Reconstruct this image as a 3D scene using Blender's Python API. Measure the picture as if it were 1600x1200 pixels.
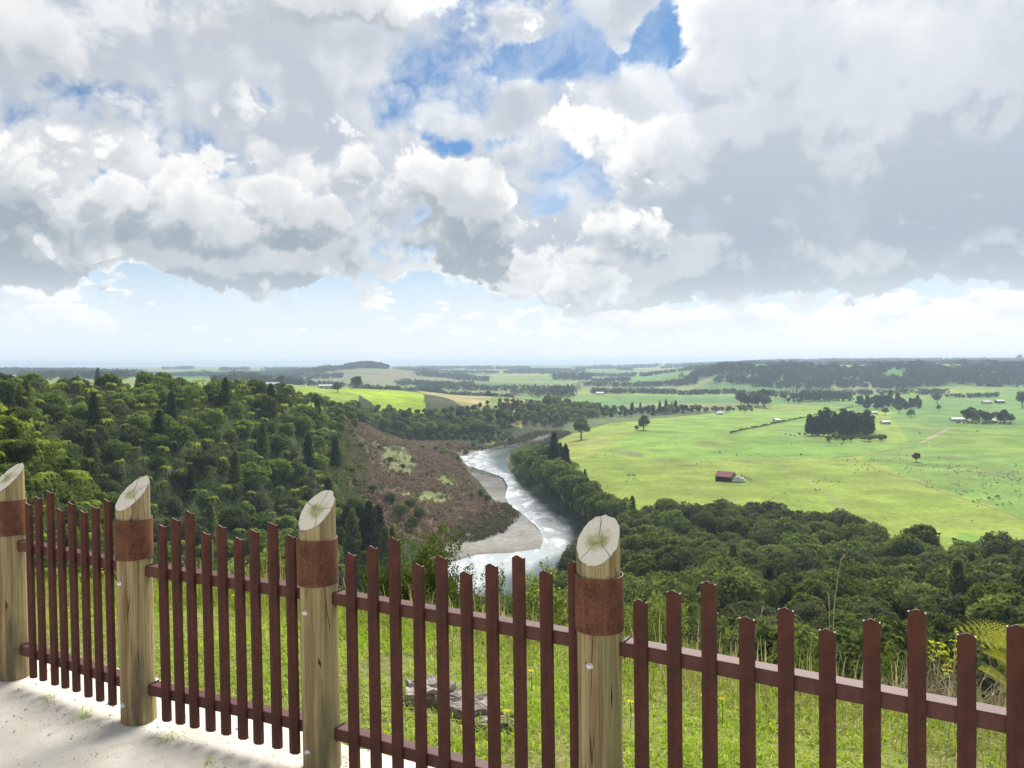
import bpy, bmesh, math, random
import numpy as np
from mathutils import Vector, Matrix, Euler
R = math.radians
for o in list(bpy.data.objects): bpy.data.objects.remove(o)
scene = bpy.context.scene
C = scene.collection

# ---------------------------------------------------------------- camera, light, exposure
F = 1202.0                                   # focal length in pixels of a 1600 px wide frame
CAMZ = 1.7
PITCH, ROLL = R(1.55), R(0.30)
cam_d = bpy.data.cameras.new('camera'); cam = bpy.data.objects.new('camera', cam_d); C.objects.link(cam)
cam_d.sensor_width = 36; cam_d.lens = 36 * F / 1600; cam_d.clip_end = 60000; cam_d.clip_start = 0.05
cam.location = (0, 0, CAMZ)
cam.rotation_mode = 'QUATERNION'
cam.rotation_quaternion = Euler((math.pi/2 - PITCH, 0, 0)).to_quaternion() @ Euler((0, 0, -ROLL)).to_quaternion()
scene.camera = cam
CM = cam.rotation_quaternion.to_matrix()
def ray(px, py):
    return (CM @ Vector(((px-800)/F, (600-py)/F, -1))).normalized()
SUN_AZ, SUN_EL = R(22), R(46)
SUN = Vector((math.sin(SUN_AZ)*math.cos(SUN_EL), math.cos(SUN_AZ)*math.cos(SUN_EL), math.sin(SUN_EL)))
sl = bpy.data.lights.new('sun', 'SUN'); sl.energy = 5.0; sl.angle = R(38); sl.color = (1, .955, .88)
so = bpy.data.objects.new('sun', sl); C.objects.link(so)
so.rotation_euler = SUN.to_track_quat('Z', 'Y').to_euler()
scene.view_settings.view_transform = 'Standard'; scene.view_settings.look = 'None'
scene.view_settings.exposure = 0.40; scene.view_settings.gamma = 1
scene.render.engine = 'CYCLES'
cy = scene.cycles
cy.max_bounces = 6; cy.diffuse_bounces = 3; cy.glossy_bounces = 3; cy.transmission_bounces = 4; cy.volume_bounces = 0; cy.transparent_max_bounces = 6
cy.use_denoising = True

# ---------------------------------------------------------------- node helper
class S:
    """a socket with arithmetic"""
    def __init__(s, nt, sock): s.nt, s.k = nt, sock
    def m(s, op, *a, clamp=False):
        n = s.nt.nodes.new('ShaderNodeMath'); n.operation = op; n.use_clamp = clamp
        for i, v in enumerate((s,) + a):
            if isinstance(v, S): s.nt.links.new(v.k, n.inputs[i])
            else: n.inputs[i].default_value = v
        return S(s.nt, n.outputs[0])
    def __add__(s, o): return s.m('ADD', o)
    def __radd__(s, o): return s.m('ADD', o)
    def __sub__(s, o): return s.m('SUBTRACT', o)
    def __rsub__(s, o): return S.const(s.nt, o).m('SUBTRACT', s)
    def __mul__(s, o): return s.m('MULTIPLY', o)
    __rmul__ = __mul__
    def __truediv__(s, o): return s.m('DIVIDE', o)
    def exp(s): return s.m('EXPONENT')
    def pow(s, e): return s.m('POWER', e)
    def clamp(s): return s.m('ADD', 0.0, clamp=True)
    @staticmethod
    def const(nt, v):
        n = nt.nodes.new('ShaderNodeValue'); n.outputs[0].default_value = v; return S(nt, n.outputs[0])
    def step(s, a, b, lo=0., hi=1.):
        n = s.nt.nodes.new('ShaderNodeMapRange'); n.interpolation_type = 'SMOOTHSTEP'
        s.nt.links.new(s.k, n.inputs['Value'])
        n.inputs['From Min'].default_value = a; n.inputs['From Max'].default_value = b
        n.inputs['To Min'].default_value = lo; n.inputs['To Max'].default_value = hi
        return S(s.nt, n.outputs['Result'])
def vmath(nt, op, a, b=None, scale=None):
    n = nt.nodes.new('ShaderNodeVectorMath'); n.operation = op
    for i, v in enumerate((a, b)):
        if v is None: continue
        if isinstance(v, S): nt.links.new(v.k, n.inputs[i])
        else: n.inputs[i].default_value = v
    if scale is not None:
        if isinstance(scale, S): nt.links.new(scale.k, n.inputs['Scale'])
        else: n.inputs['Scale'].default_value = scale
    return S(nt, n.outputs['Value'] if op in ('LENGTH', 'DOT_PRODUCT', 'DISTANCE') else n.outputs['Vector'])
def noise(nt, vec, scale, detail=4, rough=.5, dist=0., lac=2.0, out=0, dim='3D'):
    n = nt.nodes.new('ShaderNodeTexNoise'); n.noise_dimensions = dim; nt.links.new(vec.k, n.inputs['Vector'])
    n.inputs['Scale'].default_value = scale; n.inputs['Detail'].default_value = detail
    n.inputs['Roughness'].default_value = rough; n.inputs['Distortion'].default_value = dist
    n.inputs['Lacunarity'].default_value = lac
    return S(nt, n.outputs[out])
def voro(nt, vec, scale, detail=0, rough=.5, feature='F1', rnd=1., dim='3D'):
    n = nt.nodes.new('ShaderNodeTexVoronoi'); n.voronoi_dimensions = dim; nt.links.new(vec.k, n.inputs['Vector']); n.feature = feature
    n.inputs['Scale'].default_value = scale; n.inputs['Detail'].default_value = detail
    n.inputs['Roughness'].default_value = rough; n.inputs['Randomness'].default_value = rnd
    return S(nt, n.outputs['Distance'])
def mix(nt, f, a, b, mode='MIX'):
    n = nt.nodes.new('ShaderNodeMix'); n.data_type = 'RGBA'; n.blend_type = mode
    for sock, v in ((n.inputs[0], f), (n.inputs[6], a), (n.inputs[7], b)):
        if isinstance(v, S): nt.links.new(v.k, sock)
        elif sock == n.inputs[0]: sock.default_value = v
        else: sock.default_value = (*v, 1)
    return S(nt, n.outputs[2])
def sep(nt, v):
    n = nt.nodes.new('ShaderNodeSeparateXYZ'); nt.links.new(v.k, n.inputs[0])
    return [S(nt, n.outputs[i]) for i in range(3)]
def comb(nt, x, y, z):
    n = nt.nodes.new('ShaderNodeCombineXYZ')
    for i, v in enumerate((x, y, z)):
        if isinstance(v, S): nt.links.new(v.k, n.inputs[i])
        else: n.inputs[i].default_value = v
    return S(nt, n.outputs[0])

# ---------------------------------------------------------------- sky: Nishita blue behind a procedural cloud field
world = bpy.data.worlds.new('World'); scene.world = world; world.use_nodes = True
world.cycles.sampling_method = 'MANUAL'; world.cycles.sample_map_resolution = 256
def build_sky():
    nt = world.node_tree; nt.nodes.clear()
    tc = nt.nodes.new('ShaderNodeTexCoord'); d = S(nt, tc.outputs['Generated'])
    x, y, z = sep(nt, d)
    sky = nt.nodes.new('ShaderNodeTexSky'); sky.sky_type = 'NISHITA'; sky.sun_disc = False
    sky.sun_elevation = SUN_EL; sky.sun_rotation = SUN_AZ; sky.altitude = 100
    sky.air_density = 1.0; sky.dust_density = .6; sky.ozone_density = 1.6
    blue = S(nt, sky.outputs[0])
    blue = S(nt, vmath(nt, 'SCALE', blue, scale=SKYMUL).k)
    # cloud banks: direction in azimuth / elevation (radians)
    az = x.m('ARCTAN2', y); el = z.m('ARCSINE')
    def cen(px, py):
        r = ray(px, py); return math.atan2(r.x, r.y), math.asin(r.z)
    def blobs(uv, lst):
        acc = None
        for px, py, rx, ry, amp in lst:
            a, e = cen(px, py)
            v = vmath(nt, 'MULTIPLY', vmath(nt, 'SUBTRACT', uv, (a, e, 0)), (F/rx, F/ry, 0))
            b = vmath(nt, 'LENGTH', v).step(1.35, .25, 0., amp)
            acc = b if acc is None else acc + b
        return acc
    uv0 = comb(nt, az, el, 0.)
    glow = vmath(nt, 'DOT_PRODUCT', d, tuple(SUN)).step(.72, 1., 0., 1.)
    pl = vmath(nt, 'SCALE', d, scale=S.const(nt, 1.0) / (z + 1.0))       # stereographic plane of the sky
    ssun = Vector((SUN.x, SUN.y, 0)) / (1 + SUN.z)
    tosun = vmath(nt, 'NORMALIZE', vmath(nt, 'SUBTRACT', (ssun.x, ssun.y, 0), pl))
    warp = vmath(nt, 'SUBTRACT', noise(nt, pl, 8., 7, .6, out=1, dim='2D'), (.5, .5, .5))
    warpb = vmath(nt, 'SUBTRACT', noise(nt, vmath(nt, 'ADD', pl, (5., 5., 0)), 8., 7, .6, out=1, dim='2D'), (.5, .5, .5))
    gap = blobs(vmath(nt, 'ADD', uv0, vmath(nt, 'MULTIPLY', warpb, (.17, .14, 0))), GAPS)
    uvw = vmath(nt, 'ADD', uv0, vmath(nt, 'MULTIPLY', warp, (.17, .14, 0)))
    uvw1 = vmath(nt, 'ADD', uvw, (.004, .050, 0))
    def layer(seed, lst, base, amp, f1, f2, k, thin, grey, white, soft, up=True):
        """coverage and colour of one deck: cauliflower noise plus broad banks, lit by three steps toward the sun"""
        dd = vmath(nt, 'ADD', pl, (seed, seed * .7, 0))
        dw = vmath(nt, 'ADD', dd, vmath(nt, 'SCALE', warp, scale=.06))
        def at(t): return vmath(nt, 'ADD', dw, vmath(nt, 'SCALE', tosun, scale=t))
        def shape(v, a, b):
            r = (noise(nt, v, f1, a, .57, dim='2D') - .5) * (1.7 * amp)
            if b >= 0: r = r + (.40 - voro(nt, v, f2, b, .55, dim='2D')) * (.8 * amp)
            return r
        cov0 = blobs(uvw, lst) + gap + base
        cov1 = (blobs(uvw1, lst) + gap + base) if up else cov0
        D0 = shape(dw, 10, 4) + cov0
        D1 = shape(at(.022), 7, 2) + cov1
        D2 = shape(at(.06), 5, 1) + cov1
        D3 = shape(at(.12), 3, -1) + cov1
        a = D0.step(0., soft)
        tau = D0.m('MAXIMUM', 0.) * .8 + D1.m('MAXIMUM', 0.) * .9 + D2.m('MAXIMUM', 0.) * .7 + D3.m('MAXIMUM', 0.) * .5
        light = ((tau - thin).m('MAXIMUM', 0.) * -k).exp()
        relief = (D0 - D1).step(-.22, .30, -.13, .16)                   # creases between the billows
        fine = (noise(nt, vmath(nt, 'ADD', dw, (9., 3., 0)), f1 * 1.6, 6, .62, dim='2D') - .5) * .62      # thin and thick veils within the deck
        lum = (light * (glow * .35 + .82) + relief + fine + .10).clamp()
        c = mix(nt, lum, grey, white)
        c = mix(nt, glow * light * .8, c, (1.3, 1.29, 1.25))
        return a, c
    GB = mix(nt, az.step(-.1, .35), (.50, .55, .62), (.55, .61, .69))
    GF = mix(nt, az.step(-.1, .35), mix(nt, el.step(.10, .35), (.345, .41, .465), (.45, .49, .55)), mix(nt, el.step(.10, .35), (.41, .49, .56), (.53, .585, .67)))
    aB, cB = layer(3.1, HIGH, HBASE, .9, 5.0, 11., 1.0, .05, GB, (.97, .975, .98), .62, False)
    aF, cF = layer(0.0, THICK, BASE, 1.0, 6.0, 14., 1.15, .0, GF, (.98, .98, .97), .42)
    aF2, cF2 = layer(7.7, FRONT, FBASE, 1.0, 8.0, 19., 1.25, .02, GF, (1.0, .995, .98), .34)
    blue = mix(nt, 1., blue, (.56, .86, 1.12), 'MULTIPLY')
    wisp = noise(nt, vmath(nt, 'ADD', pl, vmath(nt, 'SCALE', warp, scale=.10)), 9., 9, .62, dim='2D').step(.42, .74) * .42
    blue = mix(nt, wisp, blue, (.93, .95, .97))                          # thin torn veils across the blue
    res = mix(nt, el.step(.22, .05, 0., .85), blue, (.77, .875, .965))
    # low far rows of small cumulus
    lowd = comb(nt, az, el * 2.0, 0.)
    ls = noise(nt, lowd, 13., 9, .6, dim='2D') * 1.0 + (.40 - voro(nt, lowd, 30., 3, .5, dim='2D')) * .5
    ls1 = noise(nt, vmath(nt, 'ADD', lowd, (0., .03, 0.)), 13., 5, .58, dim='2D')
    lb = blobs(vmath(nt, 'ADD', uv0, vmath(nt, 'MULTIPLY', warp, (.07, .03, 0))), LOW)
    la = (ls - .60 + lb).step(.0, .16) * el.step(.006, .03) * el.step(.16, .12) * .9
    lcol = mix(nt, (ls1 - .5).step(-.05, .22), (.98, .985, .975), (.66, .73, .80))
    res = mix(nt, la, res, lcol)
    for a, c in ((aB, cB), (aF, cF), (aF2, cF2)):
        c = mix(nt, el.step(.16, .03, 0., .55), c, (.74, .81, .86))
        res = mix(nt, a * el.step(.025, .06), res, c)
    milky = el.step(.115, .0)
    res = mix(nt, milky * .88, res, mix(nt, az.step(-.5, .5), (.86, .92, .97), (.96, .97, .97)))
    # below the horizon: a dull mirror of the land
    res = mix(nt, el.step(0., -.05), res, (.28, .32, .30))
    bg = nt.nodes.new('ShaderNodeBackground'); nt.links.new(res.k, bg.inputs[0]); bg.inputs[1].default_value = .82
    out = nt.nodes.new('ShaderNodeOutputWorld'); nt.links.new(bg.outputs[0], out.inputs[0])
SKYMUL = .075
# cloud banks: photo column, row, half width, half height, added thickness
GAPS = [(895, 64, 152, 46, -.94), (765, 96, 60, 24, -.45), (1045, 92, 40, 22, -.3), (885, 8, 45, 40, -.4),
    (690, 215, 38, 20, -.66), (785, 205, 36, 20, -.56), (440, 155, 30, 20, -.9), (110, 150, 50, 9, -.16), (868, 306, 34, 24, -.6), (857, 365, 12, 26, -.3),
    (190, 440, 75, 24, -1.5), (525, 440, 48, 36, -1.4), (640, 455, 50, 20, -.7), (200, 528, 700, 60, -2.4), (800, 534, 800, 60, -2.4), (1500, 532, 800, 64, -2.4)]
HIGH = [(980, 25, 55, 30, 1.2), (835, 38, 50, 26, .9), (600, 110, 400, 120, .25), (1040, 190, 60, 200, .3), (900, 165, 160, 60, .4), (150, 90, 380, 120, .62), (500, 240, 200, 80, .35), (830, 290, 150, 130, .55), (860, 400, 90, 70, .5), (820, 165, 260, 70, -.28), (1040, 120, 70, 130, -.2), (560, 170, 180, 60, -.2), (880, 290, 80, 90, -.4)]
HBASE = .66
THICK = [(160, 330, 400, 130, 1.15), (60, 70, 330, 70, .55), (360, 420, 250, 50, .8), (590, 5, 270, 55, 1.1), (300, 40, 160, 40, .4),
    (1350, 280, 450, 210, 1.1), (1480, 90, 460, 230, 1.0), (1160, 200, 130, 230, .55), (1250, 425, 460, 50, .7), (930, 420, 130, 60, .7), (720, 430, 130, 50, .6), (480, 210, 160, 60, .6), (580, 120, 260, 70, -.35), (900, 150, 200, 60, -.6), (850, 300, 70, 90, -.35), (1040, 130, 50, 120, -.35)]
BASE = .10
FRONT = [(715, 345, 130, 125, 1.55), (930, 195, 85, 50, 1.2), (510, 280, 90, 100, .95), (390, 330, 130, 70, .6), (280, 340, 260, 80, .55), (930, 430, 100, 50, .9), (610, 250, 60, 60, .5), (120, 240, 220, 70, .6), (1000, 320, 120, 90, .75), (1400, 250, 380, 260, -.6), (60, 380, 200, 50, .5)]
FBASE = -.20
LOW = [(60, 468, 120, 50, .55), (578, 462, 40, 24, .55), (800, 500, 280, 45, .36), (1250, 500, 440, 45, .38), (1500, 495, 240, 45, .38), (230, 508, 200, 14, .18), (420, 515, 160, 10, .2)]
build_sky()

# ================================================================ helpers
rng = np.random.default_rng(7)
random.seed(7)
def mesh_np(name, V, Q, mats, attrs=None, midx=None, smooth=False):
    """one mesh from numpy arrays: V (n,3), Q (m,4) or (m,3)"""
    V = np.asarray(V, np.float32); Q = np.asarray(Q, np.int32)
    me = bpy.data.meshes.new(name)
    k = Q.shape[1]
    me.vertices.add(len(V)); me.vertices.foreach_set('co', V.ravel())
    me.loops.add(Q.size); me.loops.foreach_set('vertex_index', Q.ravel())
    me.polygons.add(len(Q))
    me.polygons.foreach_set('loop_start', np.arange(0, Q.size, k, dtype=np.int32))
    if midx is not None: me.polygons.foreach_set('material_index', np.asarray(midx, np.int32))
    me.polygons.foreach_set('use_smooth', np.full(len(Q), smooth, dtype=bool))
    for m in (mats if isinstance(mats, (list, tuple)) else [mats]): me.materials.append(m)
    for an, av in (attrs or {}).items():
        av = np.asarray(av, np.float32)
        if av.ndim == 1:
            at = me.attributes.new(an, 'FLOAT', 'POINT'); at.data.foreach_set('value', av)
        else:
            at = me.attributes.new(an, 'FLOAT_COLOR', 'POINT')
            at.data.foreach_set('color', np.concatenate([av, np.ones((len(av), 1), np.float32)], 1).ravel())
    me.update(); me.validate()
    return me
def link(name, me, parent=None, loc=None, rot=None):
    o = bpy.data.objects.new(name, me); C.objects.link(o)
    if parent is not None: o.parent = parent
    if loc is not None: o.location = loc
    if rot is not None: o.rotation_euler = rot
    return o
def tag(o, label=None, cat=None, group=None, kind=None):
    for k, v in (('label', label), ('category', cat), ('group', group), ('kind', kind)):
        if v: o[k] = v
    return o
def empty(name, loc=(0, 0, 0), rz=0., label=None, cat=None, group=None):
    o = bpy.data.objects.new(name, None); C.objects.link(o); o.location = loc; o.rotation_euler = (0, 0, rz)
    o.empty_display_size = .1
    return tag(o, label, cat, group)
def copy_tree(o, parent=None):
    c = o.copy(); C.objects.link(c)
    if parent is not None: c.parent = parent
    for ch in [q for q in o.children]: copy_tree(ch, c)
    return c
class MB:
    """collects boxes, tubes and prisms; build() links them as one mesh object"""
    def __init__(s): s.v, s.f, s.mi, s.cur = [], [], [], 0
    def add(s, vs, fs):
        b = len(s.v); s.v += [tuple(p) for p in vs]
        s.f += [tuple(b+i for i in f) for f in fs]; s.mi += [s.cur]*len(fs); return s
    def box(s, c, d, rz=0., M=None):
        h = [x/2 for x in d]; vs = []
        for x, y, z in ((-1,-1,-1),(1,-1,-1),(1,1,-1),(-1,1,-1),(-1,-1,1),(1,-1,1),(1,1,1),(-1,1,1)):
            p = Vector((x*h[0], y*h[1], z*h[2]))
            p = Matrix.Rotation(rz, 3, 'Z') @ p if M is None else M @ p
            vs.append(p + Vector(c))
        return s.add(vs, [(0,3,2,1),(4,5,6,7),(0,1,5,4),(1,2,6,5),(2,3,7,6),(3,0,4,7)])
    def tube(s, pts, rad, n=8, cap=True):
        pts = [Vector(p) for p in pts]; rad = rad if isinstance(rad, (list, tuple)) else [rad]*len(pts)
        vs, fs = [], []
        for i, p in enumerate(pts):
            d = (pts[min(i+1, len(pts)-1)] - pts[max(i-1, 0)]).normalized()
            a = d.cross(Vector((0, 0, 1)) if abs(d.z) < .95 else Vector((1, 0, 0))).normalized(); b = d.cross(a)
            for k in range(n):
                t = 2*math.pi*k/n; vs.append(p + (a*math.cos(t) + b*math.sin(t))*rad[i])
        for i in range(len(pts)-1):
            for k in range(n):
                k2 = (k+1) % n; fs.append((i*n+k, i*n+k2, (i+1)*n+k2, (i+1)*n+k))
        if cap: fs += [tuple(range(n-1, -1, -1)), tuple(range((len(pts)-1)*n, len(pts)*n))]
        return s.add(vs, fs)
    def lathe(s, prof, n=16, c=(0, 0, 0), M=None):
        vs, fs = [], []
        for r, z in prof:
            for k in range(n):
                t = 2*math.pi*k/n; p = Vector((r*math.cos(t), r*math.sin(t), z))
                vs.append((M @ p if M is not None else p) + Vector(c))
        for i in range(len(prof)-1):
            for k in range(n):
                k2 = (k+1) % n; fs.append((i*n+k, i*n+k2, (i+1)*n+k2, (i+1)*n+k))
        return s.add(vs, fs)
    def mesh(s, name, mat, smooth=False, bevel=0):
        me = bpy.data.meshes.new(name); me.from_pydata(s.v, [], s.f)
        for m in (mat if isinstance(mat, (list, tuple)) else [mat]): me.materials.append(m)
        me.polygons.foreach_set('material_index', s.mi)
        bm = bmesh.new(); bm.from_mesh(me); bmesh.ops.recalc_face_normals(bm, faces=bm.faces)
        if bevel: bmesh.ops.bevel(bm, geom=[e for e in bm.edges if len(e.link_faces) == 2 and e.calc_face_angle(0) > .6], offset=bevel, segments=2, affect='EDGES', profile=.6)
        bm.to_mesh(me); bm.free()
        me.polygons.foreach_set('use_smooth', [smooth]*len(me.polygons)); me.update()
        return me
    def build(s, name, mat, parent=None, smooth=False, bevel=0, **k):
        return link(name, s.mesh(name, mat, smooth, bevel), parent, **k)

# ================================================================ materials
def new_mat(name):
    m = bpy.data.materials.new(name); m.use_nodes = True; nt = m.node_tree; nt.nodes.clear()
    out = nt.nodes.new('ShaderNodeOutputMaterial'); return m, nt, out
def obj_co(nt):
    return S(nt, nt.nodes.new('ShaderNodeTexCoord').outputs['Object'])
def geo_pos(nt):
    return S(nt, nt.nodes.new('ShaderNodeNewGeometry').outputs['Position'])
def attr(nt, name, col=False):
    n = nt.nodes.new('ShaderNodeAttribute'); n.attribute_name = name
    return S(nt, n.outputs['Color' if col else 'Fac'])
def principled(nt, out, col, rough=.8, spec=.3, bump=None, bstr=.3, bdist=.01, metal=0.):
    p = nt.nodes.new('ShaderNodeBsdfPrincipled')
    if isinstance(col, S): nt.links.new(col.k, p.inputs['Base Color'])
    else: p.inputs['Base Color'].default_value = (*col, 1)
    if isinstance(rough, S): nt.links.new(rough.k, p.inputs['Roughness'])
    else: p.inputs['Roughness'].default_value = rough
    p.inputs['Specular IOR Level'].default_value = spec; p.inputs['Metallic'].default_value = metal
    if bump is not None:
        b = nt.nodes.new('ShaderNodeBump'); b.inputs['Strength'].default_value = bstr; b.inputs['Distance'].default_value = bdist
        nt.links.new(bump.k, b.inputs['Height']); nt.links.new(b.outputs[0], p.inputs['Normal'])
    if out is not None: nt.links.new(p.outputs[0], out.inputs[0])
    return p
def leaf_mat(name, a, b, trans=.35, tc=None, gloss=.0, var=.35):
    """leaves: colour between a and b by a random value per leaf, shifted per plant; part of the light passes through"""
    m, nt, out = new_mat(name)
    t = attr(nt, 'tint'); rnd = S(nt, nt.nodes.new('ShaderNodeObjectInfo').outputs['Random'])
    c = mix(nt, t, a, b)
    c = S(nt, vmath(nt, 'SCALE', c, scale=rnd * var + (1 - var/2)).k)
    d = nt.nodes.new('ShaderNodeBsdfDiffuse'); nt.links.new(c.k, d.inputs[0])
    tr = nt.nodes.new('ShaderNodeBsdfTranslucent')
    nt.links.new(mix(nt, 1., c, tc or (1.15, 1.2, .55), 'MULTIPLY').k, tr.inputs[0])
    mx = nt.nodes.new('ShaderNodeMixShader'); mx.inputs[0].default_value = trans
    nt.links.new(d.outputs[0], mx.inputs[1]); nt.links.new(tr.outputs[0], mx.inputs[2])
    last = mx
    if gloss:
        g = nt.nodes.new('ShaderNodeBsdfGlossy'); g.inputs['Roughness'].default_value = .45; g.inputs[0].default_value = (1, 1, 1, 1)
        m2 = nt.nodes.new('ShaderNodeMixShader'); m2.inputs[0].default_value = gloss
        nt.links.new(mx.outputs[0], m2.inputs[1]); nt.links.new(g.outputs[0], m2.inputs[2]); last = m2
    nt.links.new(last.outputs[0], out.inputs[0]); return m
def plain(name, col, rough=.8, spec=.3, var=.15, scale=6., bump=0., metal=0.):
    m, nt, out = new_mat(name); co = obj_co(nt)
    n = noise(nt, co, scale, 5, .6)
    c = mix(nt, n.step(.3, .7), tuple(x*(1-var) for x in col), tuple(min(1, x*(1+var)) for x in col))
    principled(nt, out, c, rough, spec, n if bump else None, bump, .02, metal); return m

M_bark = plain('bark', (.10, .08, .06), .95, .1, .3, 3.)
M_bush = leaf_mat('bush_leaves', (.048, .084, .030), (.220, .255, .092), .42, var=.7)
M_gully = leaf_mat('gully_tree_leaves', (.070, .125, .038), (.285, .350, .105), .46, var=.75)
M_bushg = leaf_mat('grey_bush_leaves', (.065, .090, .045), (.190, .205, .110), .38, var=.5)
M_fern = leaf_mat('tree_fern_fronds', (.140, .220, .040), (.420, .460, .090), .50, var=.5)
M_farb = leaf_mat('bluff_leaves', (.080, .125, .034), (.300, .340, .100), .46, var=.7)
M_pine = leaf_mat('pine_needles', (.026, .046, .022), (.070, .092, .040), .25)
M_scrub = leaf_mat('scrub_leaves', (.130, .096, .066), (.400, .320, .230), .34, (1, .9, .8))
M_wood_far = leaf_mat('distant_leaves', (.022, .036, .016), (.060, .075, .030), .2)
M_gorse = leaf_mat('gorse_spines', (.060, .095, .030), (.200, .230, .075), .40)
M_grass = leaf_mat('grass_blades', (.26, .40, .040), (.58, .66, .14), .50, (1.1, 1.15, .5))
M_dry = leaf_mat('dry_grass', (.50, .42, .22), (.76, .67, .43), .42, (1, .95, .8))
M_bracken = leaf_mat('bracken', (.34, .38, .045), (.66, .64, .13), .50, (1.1, 1.05, .5))
M_broom = leaf_mat('broom_leaves', (.12, .17, .06), (.32, .36, .14), .42)
M_yellow = leaf_mat('yellow_petals', (.75, .55, .02), (.85, .70, .05), .3, (1, 1, .6))
M_brownt = leaf_mat('bronze_leaves', (.10, .045, .025), (.19, .085, .045), .25, (1, .9, .8))
M_gold = leaf_mat('golden_leaves', (.20, .15, .03), (.36, .25, .06), .3, (1, .95, .6))

# ================================================================ terrain
def dirv(px): return (px-800)/F
def PD(px, D): return dirv(px)*D, D
CP = []   # photo column, depth, ground height
def cp(*rows):
    for px, D, z in rows:
        x, y = PD(px, D); CP.append((math.atan2(x, y), math.log(math.hypot(x, y)), z))
# below the lookout, and the bush slope falling to the flats on the right
for px in (550, 700, 850): cp((px, 30, -18), (px, 60, -37), (px, 100, -52), (px, 150, -62), (px, 200, -65))
cp((460, 30, -18), (460, 60, -34), (460, 100, -47), (460, 150, -52))
for px, o in ((1000, 0), (1200, 0), (1400, 0), (1600, 3), (1900, 5), (2400, 6)):
    cp((px, 30, -15), (px, 60, -29+o/2), (px, 100, -41+o), (px, 150, -50+o), (px, 200, -57+o), (px, 255, -60), (px, 340, -60), (px, 520, -60), (px, 800, -60), (px, 1150, -60))
# flats farther out and the terrace on the right
for px in (1130, 1250, 1400, 1600, 1900, 2400):
    cp((px, 1450, -60), (px, 1690, -58), (px, 1900, -17), (px, 2150, -12), (px, 3000, -12), (px, 4500, -4 if px > 1200 else -14), (px, 7000, -4), (px, 12000, -20), (px, 25000, -60))
cp((1600, 1330, -54), (1640, 1500, -40), (1560, 1500, -56))
for px in (700, 850, 1000): cp((px, 1500, -60), (px, 2000, -58), (px, 3000, -50), (px, 4500, -35), (px, 7000, -26), (px, 12000, -26), (px, 25000, -60))
cp((1000, 3000, -46), (1060, 1900, -52))
# left plateau and the bush wall below it
for px in (-500, -250, 0): cp((px, 800, -20), (px, 1200, -25), (px, 2000, -27), (px, 4000, -25), (px, 7000, -22), (px, 12000, -26), (px, 25000, -60))
for px in (200, 350): cp((px, 500, -17.5), (px, 800, -20), (px, 1200, -26), (px, 2000, -30), (px, 4000, -27), (px, 7000, -24), (px, 12000, -26), (px, 25000, -60))
cp((450, 800, -22), (450, 1200, -30), (450, 2000, -44))
cp((575, 3000, -14), (530, 3000, -17), (620, 3000, -19), (450, 3000, -46), (720, 3000, -50), (575, 2350, -48), (575, 3900, -40), (480, 3000, -36), (670, 3000, -38))
cp((-500, 60, -3), (-500, 120, -4), (-500, 200, -6), (-500, 400, -12), (-250, 60, -8), (-250, 120, -6), (-250, 200, -8), (-250, 400, -13))
cp((-80, 40, -16), (0, 40, -20), (200, 40, -22), (0, 70, -26), (100, 70, -32), (250, 70, -38), (-120, 70, -14))
cp((-90, 122, -5), (0, 120, -9), (60, 119, -12), (110, 118, -16), (160, 116, -23), (200, 113, -31), (250, 110, -40), (330, 110, -46))
cp((0, 155, -20), (100, 155, -38), (200, 160, -46), (300, 175, -50), (400, 195, -53), (500, 220, -57))
cp((0, 200, -8), (100, 190, -34), (100, 228, -12), (200, 195, -44), (200, 218, -26), (200, 243, -13), (300, 208, -48), (300, 235, -30), (300, 264, -14), (400, 228, -52), (400, 265, -33), (400, 303, -15.5),
   (470, 252, -54), (470, 300, -36), (470, 348, -19), (530, 290, -53), (530, 355, -40), (530, 425, -27), (560, 475, -38), (100, 320, -14), (200, 340, -15), (300, 370, -16), (400, 420, -18), (470, 470, -23), (520, 560, -26))
# scrub bench on the inside of the bend
cp((600, 275, -59), (600, 330, -53), (600, 400, -48), (600, 500, -47), (600, 580, -53), (680, 300, -62.5), (680, 350, -59), (680, 420, -55.5), (680, 500, -55.5), (690, 600, -61),
   (740, 300, -64.5), (740, 400, -63.5), (740, 480, -62.5), (560, 305, -55), (560, 385, -46), (790, 300, -65), (760, 560, -64))
# bluffs on the far side
cp((580, 620, -54), (580, 690, -32), (600, 760, -29), (600, 900, -29), (600, 1050, -36), (660, 640, -61), (660, 720, -34), (660, 800, -31), (660, 1000, -34), (720, 650, -63), (720, 735, -38), (720, 850, -37), (720, 960, -38), (720, 1120, -52),
   (790, 690, -64), (790, 770, -42), (790, 880, -40), (790, 1000, -42), (790, 1150, -56), (860, 780, -63), (860, 870, -48), (860, 1000, -50), (860, 1200, -60), (950, 900, -61), (950, 1000, -58), (950, 1200, -60), (1080, 1100, -60))
cp((860, 500, -60), (950, 400, -60), (950, 600, -60), (870, 420, -61), (1000, 750, -60), (900, 680, -61))
for a in (-90, -60, 60, 90):
    for D, z in ((30, -4), (100, -10), (400, -20), (2000, -25), (10000, -30), (25000, -60)):
        if a > 0: z = max(-60, z - 25) if D > 50 else z - 8
        CP.append((R(a), math.log(D), z))
_A = np.array(CP); _U = _A[:, :2] * np.array([2.2, 1.0])
def _phi(r2): return .5 * r2 * np.log(r2 + 1e-12)
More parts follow.
